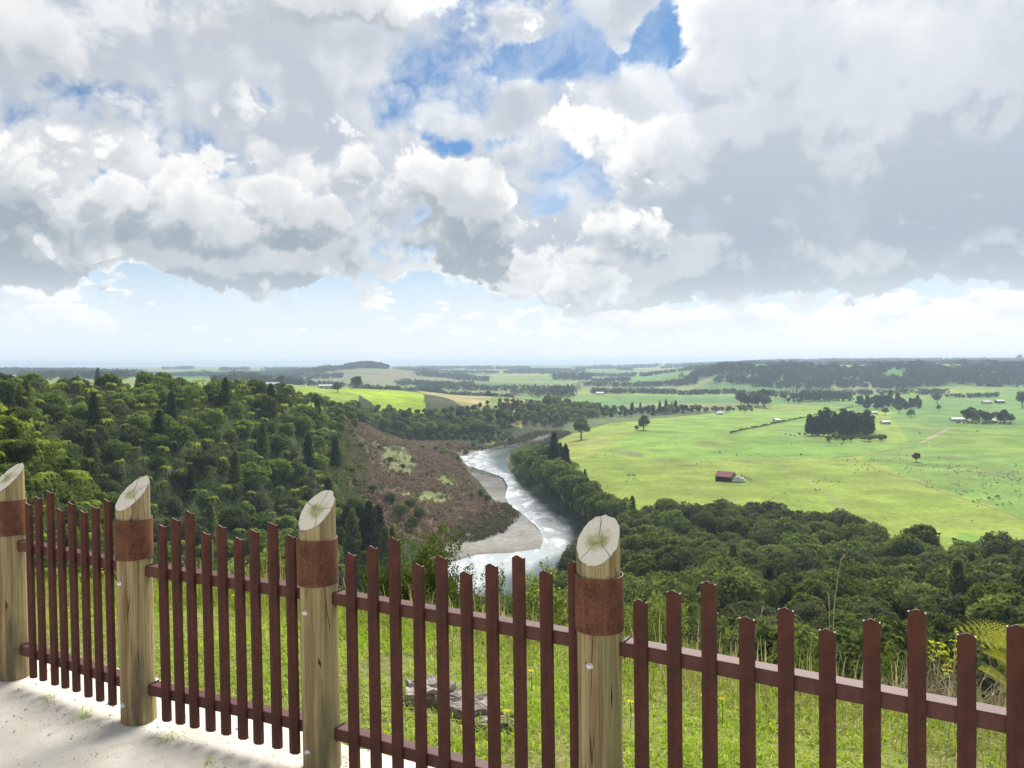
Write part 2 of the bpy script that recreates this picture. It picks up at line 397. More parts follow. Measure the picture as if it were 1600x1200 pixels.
def _solve():
    n = len(_U); d2 = ((_U[:, None] - _U[None])**2).sum(-1)
    K = _phi(d2) + np.eye(n) * .002
    Pm = np.concatenate([np.ones((n, 1)), _U], 1)
    M = np.block([[K, Pm], [Pm.T, np.zeros((3, 3))]])
    return np.linalg.solve(M, np.concatenate([_A[:, 2], np.zeros(3)]))
_W = _solve()
def sstep(a, b, x):
    t = np.clip((x-a)/(b-a), 0, 1); return t*t*(3-2*t)
def in_poly(x, y, poly):
    inside = np.zeros(np.shape(x), bool); n = len(poly)
    for i in range(n):
        x0, y0 = poly[i]; x1, y1 = poly[(i+1) % n]
        c = ((y0 > y) != (y1 > y)) & (x < (x1-x0)*(y-y0)/((y1-y0) if y1 != y0 else 1e-9) + x0)
        inside ^= c
    return inside
def poly_dist(x, y, poly):
    d = np.full(np.shape(x), 1e9); n = len(poly)
    for i in range(n):
        x0, y0 = poly[i]; x1, y1 = poly[(i+1) % n]; dx, dy = x1-x0, y1-y0
        t = np.clip(((x-x0)*dx + (y-y0)*dy)/(dx*dx+dy*dy+1e-9), 0, 1)
        d = np.minimum(d, np.hypot(x-x0-t*dx, y-y0-t*dy))
    return np.where(in_poly(x, y, poly), -d, d)
def P(px, py, z):
    r = ray(px, py); t = (z-CAMZ)/r.z; return (r.x*t, r.y*t)
def PP(pts, z): return [P(a, b, z) for a, b in pts]
WATER_Z = -66.0
RIVER = PP([(713, 714), (719, 727), (736, 735), (762, 741), (784, 747), (791, 759), (790, 776), (797, 791), (813, 801), (838, 824), (850, 842), (847, 858), (800, 866), (745, 868), (700, 880), (640, 905), (560, 935), (480, 960),
            (520, 1010), (640, 990), (740, 945), (850, 900), (905, 862), (915, 822), (886, 797), (862, 781), (838, 768), (818, 758), (806, 742), (795, 730), (791, 716), (796, 707), (812, 700), (840, 692), (858, 687), (866, 684),
            (862, 682), (850, 684), (835, 688), (808, 696), (775, 701), (742, 706)], WATER_Z)
BAR = PP([(712, 724), (735, 736), (762, 742), (784, 748), (791, 760), (790, 777), (797, 792), (815, 802), (840, 826), (852, 843), (848, 860), (800, 870), (740, 872), (670, 890), (660, 872), (700, 852), (735, 838), (775, 820), (798, 806), (780, 792), (766, 776), (748, 757), (730, 745)], -65.4)
TF = Vector((.870, -.493)); NF = Vector((.493, .870))      # along the fence, and away from the lookout
EDGE = 4.35
def wig(x, y, s, k=1.):
    return k*(np.sin(x*1.3*s+.7)*np.cos(y*1.1*s+.3) + .5*np.sin(x*2.7*s-y*2.1*s+1.9) + .25*np.sin(x*5.9*s+y*4.3*s))/1.75
def strip_s(x, y):
    a = x*NF.x + y*NF.y - EDGE; b = y - 6.1 + np.minimum(x + 2.4, 0)*.05
    return np.where(x < 2, np.maximum(a, b), a)
def tz(x, y):
    """ground height; works on arrays"""
    x = np.asarray(x, float); y = np.asarray(y, float); sh = x.shape
    x = x.ravel(); y = y.ravel()
    az = np.arctan2(x, y); D = np.hypot(x, y) + 1e-6
    u = np.stack([np.clip(az, -R(100), R(100))*2.2, np.log(np.maximum(D, 12))], 1)
    z = np.empty(len(x))
    for i in range(0, len(x), 20000):
        q = u[i:i+20000]; d2 = ((q[:, None, :] - _U[None])**2).sum(-1)
        z[i:i+20000] = _phi(d2) @ _W[:-3] + _W[-3] + q @ _W[-2:]
    z += np.where(D > 1300, wig(x, y, .006, 2.2), 0) * sstep(1300, 2600, D) + wig(x, y, .05, .5) * sstep(40, 100, D)
    z = np.where(D > 100, np.maximum(z, -66.5), z)
    # near: the level lookout, the grass strip, then the drop
    s = strip_s(x, y) - wig(x, y, 1.1, .15)
    zn = -np.where(s > 0, .80*np.maximum(s, 0)**1.02 + .12*np.minimum(np.maximum(s, 0), 1), 0) - .06*sstep(-1.4, 0, s)
    zn = zn + wig(x, y, 2.2, .02) * sstep(-2.2, -1.2, s)
    back = sstep(R(85), R(125), np.abs(az))
    z = z*(1-back) + back*np.minimum(zn, 0)*.2
    w = sstep(math.log(17), math.log(45), np.log(D))
    z = zn*(1-w) + z*w
    # river bed and gravel bar
    m = (D > 180) & (D < 1300) & (np.abs(az) < .7)
    if m.any():
        sd = poly_dist(x[m], y[m], RIVER); zz = z[m]
        zz = WATER_Z - 1.5 + (np.maximum(zz, WATER_Z + .2) - WATER_Z + 1.5)*sstep(-5, 5, sd)
        bd = poly_dist(x[m], y[m], BAR)
        zb = np.minimum(zz, -65.5 + .35*wig(x[m], y[m], .2)) ; zb = np.where(sd < 0, zz, zb)
        zz = np.where(bd < 0, zb, zz)
        z[m] = zz
    # sea
    z = np.where(D > 9000, np.minimum(z, -10 - (D-9000)*.004), z)
    return z.reshape(sh)
_TS = np.exp(np.linspace(math.log(3), math.log(24000), 900))
def hit(px, py):
    """where the line of sight through a photo position meets the ground"""
    r = ray(px, py); x, y, z = r.x*_TS, r.y*_TS, CAMZ + r.z*_TS
    g = tz(x, y); b = np.nonzero(z < g)[0]
    i = b[0] if len(b) else len(_TS)-1
    if i > 0:
        a0, a1 = z[i-1]-g[i-1], z[i]-g[i]; f = a0/(a0-a1+1e-9); f = min(max(f, 0), 1)
        t = _TS[i-1]*(1-f) + _TS[i]*f
    else: t = _TS[i]
    return Vector((r.x*t, r.y*t, float(tz(r.x*t, r.y*t))))
def HP(pts): return [tuple(hit(a, b)[:2]) for a, b in pts]

# land cover colours (real surface colours)
GR_Y, GR_G, GR_B, GR_L = (.235, .310, .050), (.175, .270, .046), (.135, .210, .046), (.31, .42, .030)
TAN, BUSHF, SCRUBF, BARC, MUD = (.34, .29, .13), (.045, .060, .025), (.135, .100, .060), (.235, .225, .205), (.12, .10, .07)
def land_colour(x, y, z):
    n = len(x); az = np.arctan2(x, y); D = np.hypot(x, y); col = np.empty((n, 3)); col[:] = BUSHF
    yy = np.maximum(y, 1e-3); px = 800 + F*x/yy; front = y > 0
    r = np.random.default_rng(3)
    def put(mask, c, k=1.): col[mask] = col[mask]*(1-k) + np.array(c)*k
    put(front & (px > 880) & (D > 560) & (z < -50), (.105, .14, .05))
    # far patchwork of paddocks
    ca, sa = math.cos(.5), math.sin(.5)
    gx = x*ca - y*sa; gy = x*sa + y*ca
    gx = gx + 60*wig(x, y, .004); gy = gy + 60*wig(y, x, .004)
    jj = np.floor(gy/230).astype(int); ii = np.floor((gx + (jj*97 % 170))/310).astype(int)
    h = ((ii*73856093) ^ (jj*19349663)) & 1023
    pal = np.array([GR_G, GR_B, GR_Y, (.16, .26, .06), (.12, .23, .06), (.19, .27, .07), (.15, .25, .05), TAN, (.10, .18, .05), (.22, .24, .09)])
    far = front & ((D > 1000) | ((D > np.interp(px, [0, 100, 300, 400, 470, 545], [255, 285, 330, 370, 430, 520])) & (z > -35) & (px < 560)))
    col[far] = pal[h[far] % len(pal)]
    hill = front & (np.abs(px-575) < 160) & (D > 2100) & (D < 4200); put(hill, (.20, .185, .10), .75)
    sea = D > 9000; put(sea, (.10, .17, .22))
    # the flats across the river
    fl = PP([(796, 704), (830, 694), (860, 686), (905, 670), (950, 660), (1010, 655), (1090, 648), (1150, 640), (1400, 610), (1700, 606), (2300, 606), (2600, 1000), (1600, 890), (1480, 880), (1430, 860), (1340, 828), (1200, 812), (1000, 830), (950, 815), (900, 785), (850, 745), (812, 722)], -60)
    f = front & in_poly(x, y, fl) & (z < -50); put(f, GR_Y)
    def pad(pts, c, k=1., zz=-60): put(f & in_poly(x, y, PP(pts, zz)), c, k)
    pad([(1150, 640), (1340, 638), (1262, 662), (1205, 680), (1160, 703), (1030, 718), (960, 700), (1010, 662), (1090, 650)], (.175, .300, .050), .7)
    pad([(1205, 680), (1385, 691), (1420, 690), (1335, 713), (1040, 720), (1120, 705)], (.160, .280, .048))
    pad([(1345, 716), (1420, 690), (1385, 640), (1800, 640), (1800, 880), (1600, 806), (1480, 768), (1400, 735)], (.165, .265, .055))
    pad([(1440, 695), (1490, 668), (1800, 668), (1800, 730), (1440, 703)], GR_G)
    pad([(1170, 628), (1700, 606), (1700, 668), (1480, 668), (1390, 640), (1300, 660), (1262, 662), (1340, 638)], (.14, .25, .055))
    pad([(1200, 684), (1265, 660), (1280, 690)], (.18, .28, .07))
    pad([(1505, 832), (1600, 850), (1800, 905), (1600, 880), (1480, 845)], (.165, .275, .05))
    pad([(800, 705), (905, 672), (960, 690), (900, 720), (860, 715)], (.30, .31, .07), .6)
    # worn patches
    for cx, cy, rx, ry, k in ((992, 710, 13, 5, .75), (968, 706, 22, 6, .45), (938, 690, 26, 6, .35), (1110, 695, 26, 6, .35), (925, 716, 12, 3, .6), (1072, 728, 18, 3, .45), (1172, 722, 16, 3, .5), (1030, 705, 18, 4, .4), (1310, 727, 12, 2, .5), (1500, 716, 40, 4, .4), (1560, 738, 40, 5, .35), (1305, 785, 18, 2, .35), (1100, 756, 40, 3, .2)):
        c = P(cx, cy, -60); ax = (P(cx+rx, cy, -60)[0]-c[0]); ay = abs(P(cx, cy-ry, -60)[1]-P(cx, cy+ry, -60)[1])/2
        e = np.hypot((x-c[0])/ax, (y-c[1])/ay) + .35*wig(x, y, .13)
        put(f & (e < 1.4), (.155, .165, .075), 0); k2 = k*sstep(1.3, .5, e); q = f & (k2 > 0)
        col[q] = col[q]*(1-k2[q, None]) + np.array((.15, .155, .075))*k2[q, None]
    # tracks and ditches
    def line(pts, w, c, k=.8, zz=-60):
        pts = PP(pts, zz); d = np.full(n, 1e9)
        for (x0, y0), (x1, y1) in zip(pts, pts[1:]):
            dx, dy = x1-x0, y1-y0; t = np.clip(((x-x0)*dx+(y-y0)*dy)/(dx*dx+dy*dy), 0, 1)
            d = np.minimum(d, np.hypot(x-x0-t*dx, y-y0-t*dy))
        put(front & (d < w), c, k)
    line([(1028, 720), (1100, 722), (1200, 719), (1330, 713), (1390, 704), (1440, 698), (1510, 698)], 1.4, (.15, .135, .075))
    line([(1440, 692), (1484, 669)], 2.2, (.36, .28, .20))
    line([(1345, 725), (1400, 743), (1480, 772), (1560, 797), (1650, 822)], .7, (.17, .15, .08), .7)
    line([(1215, 720), (1262, 750), (1300, 777), (1330, 800)], 1.6, (.27, .29, .10), .6)
    # left plateau paddocks
    def hpad(pts, c, k=1.): put(front & in_poly(x, y, HP(pts)), c, k)
    put(front & (D > np.interp(px, [0, 100, 300, 400, 470, 545], [255, 285, 330, 370, 430, 520])) & (D < 1000) & (z > -26) & (px < 545), (.24, .34, .04), .8)
    put(front & in_poly(x, y, PP([(535, 605), (590, 606), (660, 611), (665, 622), (600, 624), (540, 618)], -29)), GR_L)
    put(front & in_poly(x, y, PP([(640, 610), (700, 614), (820, 616), (815, 630), (740, 632), (660, 622)], -36)), TAN)
    put(front & in_poly(x, y, PP([(770, 622), (792, 628), (782, 650), (770, 670), (756, 672), (764, 645)], -50)), (.17, .22, .07))
    # scrub bench with clearings
    sc = front & in_poly(x, y, HP([(520, 690), (545, 655), (600, 672), (640, 688), (700, 690), (745, 690), (720, 705), (735, 745), (770, 790), (800, 806), (690, 850), (600, 840), (560, 800)]))
    put(sc, SCRUBF)
    for pts, c in (([(612, 694), (640, 700), (646, 716), (654, 735), (640, 741), (606, 740), (604, 722), (596, 712), (580, 712), (600, 704)], (.20, .215, .09)), ([(685, 742), (705, 741), (713, 752), (708, 761), (690, 760)], (.19, .25, .07)),
                   ([(650, 770), (668, 767), (702, 771), (704, 780), (690, 787), (660, 785)], (.20, .23, .09)), ([(620, 766), (650, 770), (652, 776), (630, 775)], (.24, .24, .11)), ([(575, 690), (600, 696), (612, 704), (590, 704)], (.22, .21, .10))):
        put(sc & in_poly(x, y, HP(pts)), c)
    put(front & in_poly(x, y, HP([(690, 835), (745, 800), (790, 785), (815, 805), (790, 830), (740, 850), (700, 852)])), (.15, .125, .075))
    m = front & (D > 180) & (D < 1200)
    bd = np.full(n, 9.); bd[m] = poly_dist(x[m], y[m], BAR); rd = np.full(n, 99.); rd[m] = poly_dist(x[m], y[m], RIVER)
    put((rd < 5) & (D > 480), (.17, .16, .115))
    put(bd < 0, BARC)
    # the grass strip below the fence
    s = strip_s(x, y)
    put((s < 2.5) & (D < 40), (.24, .26, .08))
    put(y < -1, (.2, .24, .08))
    return col

# ---------------------------------------------------------------- the ground: one sheet from under the lookout to the sea
def build_ground():
    azf = np.arange(-43, 43.01, .11); azb = np.concatenate([np.arange(45, 180, 4.), np.arange(-180, -43.5, 4.)])
    az = np.radians(np.concatenate([azf, azb])); na = len(az)
    rr = np.concatenate([np.geomspace(.35, 2.2, 8)[:-1], np.geomspace(2.2, 150, 200)[:-1], np.geomspace(150, 1300, 300)[:-1], np.geomspace(1300, 24000, 160)]); nr = len(rr)
    A, D = np.meshgrid(az, rr); X, Y = D*np.sin(A), D*np.cos(A)
    Z = tz(X, Y)
    col = land_colour(X.ravel(), Y.ravel(), Z.ravel())
    i = np.arange(nr-1)[:, None]*na; j = np.arange(na)[None]; j2 = (j+1) % na
    Q = np.stack([i+j, i+j2, i+na+j2, i+na+j], -1).reshape(-1, 4)[:, ::-1]
    V = np.stack([X, Y, Z], -1).reshape(-1, 3)
    c0 = len(V); V = np.concatenate([V, [[0, 0, 0]]]); col = np.concatenate([col, [[.2, .24, .08]]])
    m, nt, out = new_mat('ground_cover'); pos = geo_pos(nt)
    c = attr(nt, 'land', True)
    n1 = noise(nt, pos, .035, 6, .6); n2 = noise(nt, pos, .4, 5, .65); n3 = noise(nt, pos, 6., 4, .6)
    k = n1.step(.3, .7, .74, 1.20) * n2.step(.3, .7, .80, 1.18) * n3.step(.3, .7, .85, 1.15) * noise(nt, vmath(nt, 'MULTIPLY', pos, (.35, 1., 1.)), .012, 5, .65).step(.3, .7, .82, 1.14)
    c = S(nt, vmath(nt, 'SCALE', c, scale=k).k)
    c = mix(nt, noise(nt, pos, .018, 4, .6).step(.45, .75, 0., .45), c, mix(nt, .6, c, (.20, .19, .075)))
    c = mix(nt, noise(nt, pos, .12, 6, .7).step(.60, .72, 0., .30), c, mix(nt, .6, c, (.10, .12, .04)))
    principled(nt, out, c, .95, .08, n2 * .6 + n3 * .05, .5, .4)
    g = link('ground', mesh_np('ground', V, Q, m, {'land': col}, smooth=True)); tag(g, 'farmland, river valley and lookout ground reaching to the sea', kind='structure')
build_ground()

def build_water():
    """sheet of 2.5 m cells reaching a little under the banks; 'depth' grows from the bar side to the outer bank"""
    xs = [p[0] for p in RIVER]; ys = [p[1] for p in RIVER]; st = 2.5
    gx = np.arange(min(xs)-8, max(xs)+8, st); gy = np.arange(min(ys)-8, max(ys)+8, st); nx, ny = len(gx), len(gy)
    X, Y = np.meshgrid(gx, gy); sd = poly_dist(X.ravel(), Y.ravel(), RIVER)
    nl = 17                                    # the first points of RIVER run down the bar side
    def linedist(pts):
        d = np.full(X.size, 1e9); x, y = X.ravel(), Y.ravel()
        for (x0, y0), (x1, y1) in zip(pts, pts[1:]):
            dx, dy = x1-x0, y1-y0; t = np.clip(((x-x0)*dx+(y-y0)*dy)/(dx*dx+dy*dy), 0, 1); d = np.minimum(d, np.hypot(x-x0-t*dx, y-y0-t*dy))
        return d
    dl, dr = linedist(RIVER[:nl]), linedist(RIVER[nl:-6]); dep = dl/(dl+dr+.1)  # dep: fraction across the channel, carries the painted reflection
    ok = (sd < 4.5).reshape(ny, nx); c = ok[:-1, :-1] & ok[1:, :-1] & ok[:-1, 1:] & ok[1:, 1:]
    jj, ii = np.nonzero(c); a = jj*nx+ii; Q = np.stack([a, a+1, a+nx+1, a+nx], 1)
    used, inv = np.unique(Q, return_inverse=True); V = np.stack([X.ravel(), Y.ravel(), np.full(X.size, WATER_Z)], 1)[used]
    m, nt, out = new_mat('river_water'); pos = geo_pos(nt)
    w = vmath(nt, 'ADD', pos, vmath(nt, 'SCALE', noise(nt, pos, .05, 3, out=1), scale=14.))
    wx = vmath(nt, 'MULTIPLY', w, (1., .35, 1.))
    n = noise(nt, wx, .55, 6, .6); n2 = noise(nt, wx, .07, 4, .55); n4 = noise(nt, wx, .20, 5, .6)
    deep_refl = attr(nt, 'depth_reflection') + (n2 - .5) * .5 + (n4 - .5) * .35
    base = mix(nt, deep_refl.step(.50, .86), (.44, .465, .465), (.060, .085, .078))  # painted reflections: pale sky by the bar, dark trees over deep water
    foam_glint = n4.step(.42, .70) * deep_refl.step(.95, .55)
    base = mix(nt, foam_glint * .5, base, (.80, .81, .81))  # white of the rapids, with sun glitter painted in as colour
    p = principled(nt, out, base, foam_glint * .3 + .16, .5, n + n2, .22, .5)
    p.inputs['IOR'].default_value = 1.45
    tag(link('river', mesh_np('river', V, inv.reshape(-1, 4), m, {'depth_reflection': dep[used]}, smooth=True)), 'silvery river bending round the gravel bar', kind='structure')
build_water()

# ================================================================ vegetation: prototype meshes
def leaves(pos, nrm, size, r, tint, asp=.55):
    """one diamond-shaped leaf cluster per position -> (V, Q, tint)"""
    n = len(pos)
    nrm = nrm / (np.linalg.norm(nrm, axis=1, keepdims=True) + 1e-9)
    a = np.cross(nrm, r.normal(size=(n, 3))); a /= np.linalg.norm(a, axis=1, keepdims=True) + 1e-9
    b = np.cross(nrm, a); s = size[:, None]
    V = np.stack([pos - a*s, pos + b*s*asp, pos + a*s, pos - b*s*asp], 1)
    V[:, 0] -= nrm*s*.18; V[:, 2] -= nrm*s*.18
    Q = np.arange(n*4).reshape(n, 4)
    return V.reshape(-1, 3), Q, np.repeat(tint, 4)
def crown_mesh(name, seed, blobs, n, leaf, mat, up=.25, inner=.6, asp=.6):
    r = np.random.default_rng(seed); B = np.array(blobs, float)
    w = (B[:, 3]*B[:, 4] + B[:, 3]*B[:, 5] + B[:, 4]*B[:, 5]); idx = r.choice(len(B), n, p=w/w.sum())
    d = r.normal(size=(n, 3)); d[:, 2] += up; d /= np.linalg.norm(d, axis=1, keepdims=True)
    k = inner + (1.08-inner)*r.random(n)**.45
    p = B[idx, :3] + d*B[idx, 3:]*k[:, None]
    bt = r.random(len(B))
    # thin some of it so that gaps show
    keep = (np.sin(p[:, 0]*2.1+seed)+np.sin(p[:, 1]*2.4+1)+np.sin(p[:, 2]*2.7+2)) > -1.7
    p, d, idx = p[keep], d[keep], idx[keep]; n = len(p)
    nr = d*.8 + r.normal(size=(n, 3))*.6; nr[:, 2] += .25
    V, Q, t = leaves(p, nr, leaf*(.55+.9*r.random(n)), r, np.clip(.35*bt[idx] + .65*r.random(n), 0, 1), asp)
    return mesh_np(name, V, Q, mat, {'tint': t})
def trunk_mb(h, r0, limbs, seed, lean=.15):
    q = random.Random(seed); m = MB(); top = Vector((q.uniform(-lean, lean)*h, q.uniform(-lean, lean)*h, h))
    mid = top*.5 + Vector((q.uniform(-.1, .1)*h, q.uniform(-.1, .1)*h, 0))
    m.tube([(0, 0, -1.2), (0, 0, .1), mid, top], [r0*1.25, r0, r0*.7, r0*.3], 7)
    for k in range(limbs):
        t = q.uniform(.4, .95); s = mid.lerp(top, t*2-1) if t > .5 else Vector((0, 0, 0)).lerp(mid, t*2)
        a = q.uniform(0, 6.28); L = h*q.uniform(.25, .5)
        m.tube([s, s+Vector((math.cos(a)*L*.6, math.sin(a)*L*.6, L*.35)), s+Vector((math.cos(a)*L, math.sin(a)*L, L*.75))], [r0*.45, r0*.3, r0*.1], 5)
    return m
def bush_blobs(seed, R_, H, n):
    q = random.Random(seed); out = [(0, 0, H*.62, R_*.72, R_*.72, H*.34)]
    for k in range(n):
        a = 6.283*k/n + q.uniform(-.3, .3); d = R_*q.uniform(.38, .72); rr = R_*q.uniform(.26, .44)
        out.append((math.cos(a)*d, math.sin(a)*d, H*q.uniform(.42, .80), rr, rr, rr*q.uniform(.7, .95)))
    for k in range(3):
        out.append((q.uniform(-.35, .35)*R_, q.uniform(-.35, .35)*R_, H*q.uniform(.8, .92), R_*q.uniform(.22, .36), R_*q.uniform(.22, .36), H*.12))
    return out
PROTO = {}
def proto(kind, name, parts):
    PROTO.setdefault(kind, []).append([name, parts])
for i in range(6):
    m = [M_bush, M_bush, M_bushg, M_bush, M_bushg, M_bush][i]
    proto('bush', 'bush_tree', [('crown', crown_mesh('bush_crown', 10+i, bush_blobs(10+i, 4.6, 8.5, 8+i % 3), 3400, .30, m)), ('trunk', trunk_mb(6, .28, 4, i).mesh('bush_trunk', M_bark))])
    proto('gully', 'gully_tree', [('crown', crown_mesh('gully_crown', 30+i, bush_blobs(90+i, 4.3, 7.5, 7+i % 3), 2600, .34, [M_gully, M_bush, M_gully, M_bushg, M_gully, M_bush][i])), ('trunk', trunk_mb(5, .25, 4, 80+i).mesh('gully_trunk', M_bark))])
    proto('bluff', 'bluff_tree', [('crown', crown_mesh('bluff_crown', 40+i, bush_blobs(60+i, 5.0, 10.5, 7+i % 3), 1300, .62, [M_farb, M_farb, M_bushg][i % 3])), ('trunk', trunk_mb(7, .35, 3, 20+i).mesh('bluff_trunk', M_bark))])
def fern_mesh(seed):
    r = np.random.default_rng(seed); Vs, Qs, Ts = [], [], []; b = 0
    nf = 12
    for i in range(nf):
        a = 6.283*i/nf + r.uniform(-.2, .2); L = r.uniform(1.9, 2.6); up = r.uniform(.75, 1.2); ca, sa = math.cos(a), math.sin(a); tn = r.uniform(.0, 1.)
        if i >= 9: L *= .75; up += .55
        st = np.linspace(0.08, 1, 12)
        rad = L*st*(1-.12*st); z = L*(up*st - (up+.72)*st**2)
        for k in range(11):
            t = (st[k]+st[k+1])/2; w = .31*math.sin(min(1, t*1.25+.12)*math.pi)**.7*L/2.3 + .04
            for sd in (-1, 1):
                p0 = np.array([rad[k]*ca, rad[k]*sa, z[k]]); p1 = np.array([rad[k+1]*ca, rad[k+1]*sa, z[k+1]])
                p1 = p0 + (p1-p0)*.62
                side = np.array([-sa, ca, 0])*sd*w; fwd = np.array([ca, sa, 0])*w*.35; dr = np.array([0, 0, -w*.30])
                Vs += [p0, p1, p1*.25+p0*.75*1 + side + fwd + dr + (p1-p0)*.55, p0 + side*.97 + fwd + dr]
                Qs.append([b, b+1, b+2, b+3]); b += 4; Ts += [np.clip(tn + r.uniform(-.15, .15), 0, 1)]*4
    V = np.array(Vs); V[:, 2] += 3.0
    return mesh_np('fern_fronds', V, Qs, M_fern, {'tint': np.array(Ts)})
for i in range(4):
    proto('fern', 'tree_fern', [('fronds', fern_mesh(70+i)), ('trunk', MB().tube([(0, 0, -1.5), (.1, 0, 1.4), (0, .05, 3.05)], [.17, .13, .12], 7).mesh('fern_trunk', M_bark))])
def conifer_mesh(seed, H, R_, n, leaf, mat, p=1.0, base=.12, droop=.25):
    r = np.random.default_rng(seed); nl = 11
    lv = r.integers(0, nl, n); t = (lv + .5 + r.normal(size=n)*.22)/nl
    zz = H*(base + (1-base)*t); Rz = R_*np.maximum(1-t, .03)**p*(.75+.5*np.sin(lv*2.3+seed)**2*.6)
    nb = 6; ang = (r.integers(0, nb, n) + lv*.37)*6.283/nb + r.normal(size=n)*.22*(1+.6*r.random(n))
    q = r.random(n)**.6; rad = Rz*q
    pos = np.stack([np.cos(ang)*rad, np.sin(ang)*rad, zz - droop*rad + r.normal(size=n)*.15], 1)
    nr = r.normal(size=(n, 3))*.7; nr[:, 2] += .7
    V, Q, tt = leaves(pos, nr, leaf*(.6+.8*r.random(n)), r, np.clip(r.random(n)*.7 + .3*q, 0, 1))
    return mesh_np('conifer_crown', V, Q, mat, {'tint': tt})
for i in range(4):
    proto('pine', 'pine_tree', [('crown', conifer_mesh(90+i, 16, 4.2, 1500, .62, M_pine, .7, .10)), ('trunk', MB().tube([(0, 0, -1), (0, 0, 6), (.1, .1, 15)], [.34, .25, .05], 7).mesh('pine_trunk', M_bark))])
    proto('podo', 'tall_tree', [('crown', conifer_mesh(100+i, 13, 3.0, 2600, .34, [M_bush, M_pine][i % 2], .38, .15, .45)), ('trunk', MB().tube([(0, 0, -1.2), (0, 0, 6), (.1, 0, 13)], [.3, .22, .05], 7).mesh('tall_trunk', M_bark))])
    proto('field', 'field_tree', [('crown', crown_mesh('field_crown', 110+i, bush_blobs(110+i, 5.0, 11, 8), 1700, .55, [M_pine, M_bushg, M_pine, M_farb][i], inner=.45)), ('trunk', trunk_mb(7.5, .42, 5, 40+i, .05).mesh('field_trunk', M_bark))])
for i in range(4):
    q_ = random.Random(300+i); bl = [(q_.uniform(-1.6, 1.6), q_.uniform(-1.6, 1.6), 3. + 9.5*k/6, 3.6*(1-.075*k)*q_.uniform(.75, 1.1), 3.6*(1-.075*k)*q_.uniform(.75, 1.1), 2.0) for k in range(7)]
    proto('rpine', 'pine_tree', [('crown', crown_mesh('pine_grove_crown', 310+i, bl, 1600, .55, M_pine, inner=.5)), ('trunk', MB().tube([(0, 0, -1), (0, 0, 6), (.1, .1, 13)], [.34, .25, .05], 7).mesh('grove_trunk', M_bark))])
for mt, kd in ((M_brownt, 'bronze'), (M_gold, 'gold'), (M_bushg, 'greyt')):
    proto(kd, kd.replace('greyt', 'pale') + '_tree', [('crown', crown_mesh(kd+'_crown', 130, bush_blobs(131, 5, 9.5, 7), 1300, .5, mt)), ('trunk', trunk_mb(6, .35, 4, 60, .05).mesh(kd+'_trunk', M_bark))])
_used = {}; N_TREE = [0]
def plant(kind, x, y, s, label, group=None, var=None, cat='tree', rz=None, sz=None, z=None, name=None, tilt=0.):
    v = PROTO[kind]; i = (N_TREE[0]*7 + int(abs(x)*13)) % len(v) if var is None else var; N_TREE[0] += 1
    nm, parts = v[i]
    root = empty(name or nm, (x, y, float(tz(x, y)) if z is None else z), random.uniform(0, 6.28) if rz is None else rz, label, cat, group)
    root.scale = (s, s, s*(sz or random.uniform(.9, 1.12)))
    if tilt: root.rotation_euler.x = random.gauss(0, tilt); root.rotation_euler.y = random.gauss(0, tilt)
    for pn, me in parts: link(pn, me, root)
    return root
def scatter(n, px0, px1, lo, hi, mind, seed, pw=1.0, tries=40000):
    """Poisson-like points between two distances given as functions of the bearing"""
    r = random.Random(seed); pts = []; grid = {}
    for _ in range(tries):
        if len(pts) >= n: break
        px = r.uniform(px0, px1); a, b = lo(px), hi(px)
        if b <= a: continue
        D = math.sqrt(r.uniform(a*a, b*b)) if pw == 1 else a + (b-a)*r.random()**pw
        x, y = PD(px, D); md = mind*(D/200 if pw < 0 else 1)
        g = (int(x//md), int(y//md))
        if any((x-u)**2 + (y-w)**2 < md*md for i in (-1, 0, 1) for j in (-1, 0, 1) for u, w in grid.get((g[0]+i, g[1]+j), ())): continue
        grid.setdefault(g, []).append((x, y)); pts.append((px, D, x, y))
    return pts
def pl(*kv):
    xs = [a for a, b in kv]; ys = [b for a, b in kv]
    return lambda p: float(np.interp(p, xs, ys))

# ---------------------------------------------------------------- the bush on the slope to the right
for px, D, x, y in scatter(300, 800, 1780, pl((800, 95), (895, 80), (960, 66), (1100, 48), (1850, 42)), pl((800, 150), (850, 190), (895, 225), (930, 262), (1000, 286), (1200, 292), (1300, 280), (1400, 236), (1480, 205), (1600, 196), (1850, 190)), 6.9, 11):
    if D > 120 or random.random() < .8:
        plant('bush', x, y, random.uniform(.85, 1.35)*(1 if D > 90 else .85), 'dark green broadleaf tree in the dense bush below the right half of the fence', 'bush trees below the fence', tilt=.06)
for px, D, x, y in scatter(7, 900, 1800, lambda p: 120, lambda p: 200, 20, 12):
    plant('podo', x, y, random.uniform(.75, .95), 'slender dark tree rising from the dense bush below the right of the fence', 'slender trees in the bush below the fence')
# near slope below the lookout
for px, D, x, y in scatter(48, 420, 900, lambda p: 55, pl((420, 175), (560, 195), (700, 190), (900, 190)), 8, 13):
    plant('bush', x, y, random.uniform(.7, 1.0), 'dark green tree on the steep slope straight below the fence', 'trees on the slope below the lookout', tilt=.06, name='slope_tree')
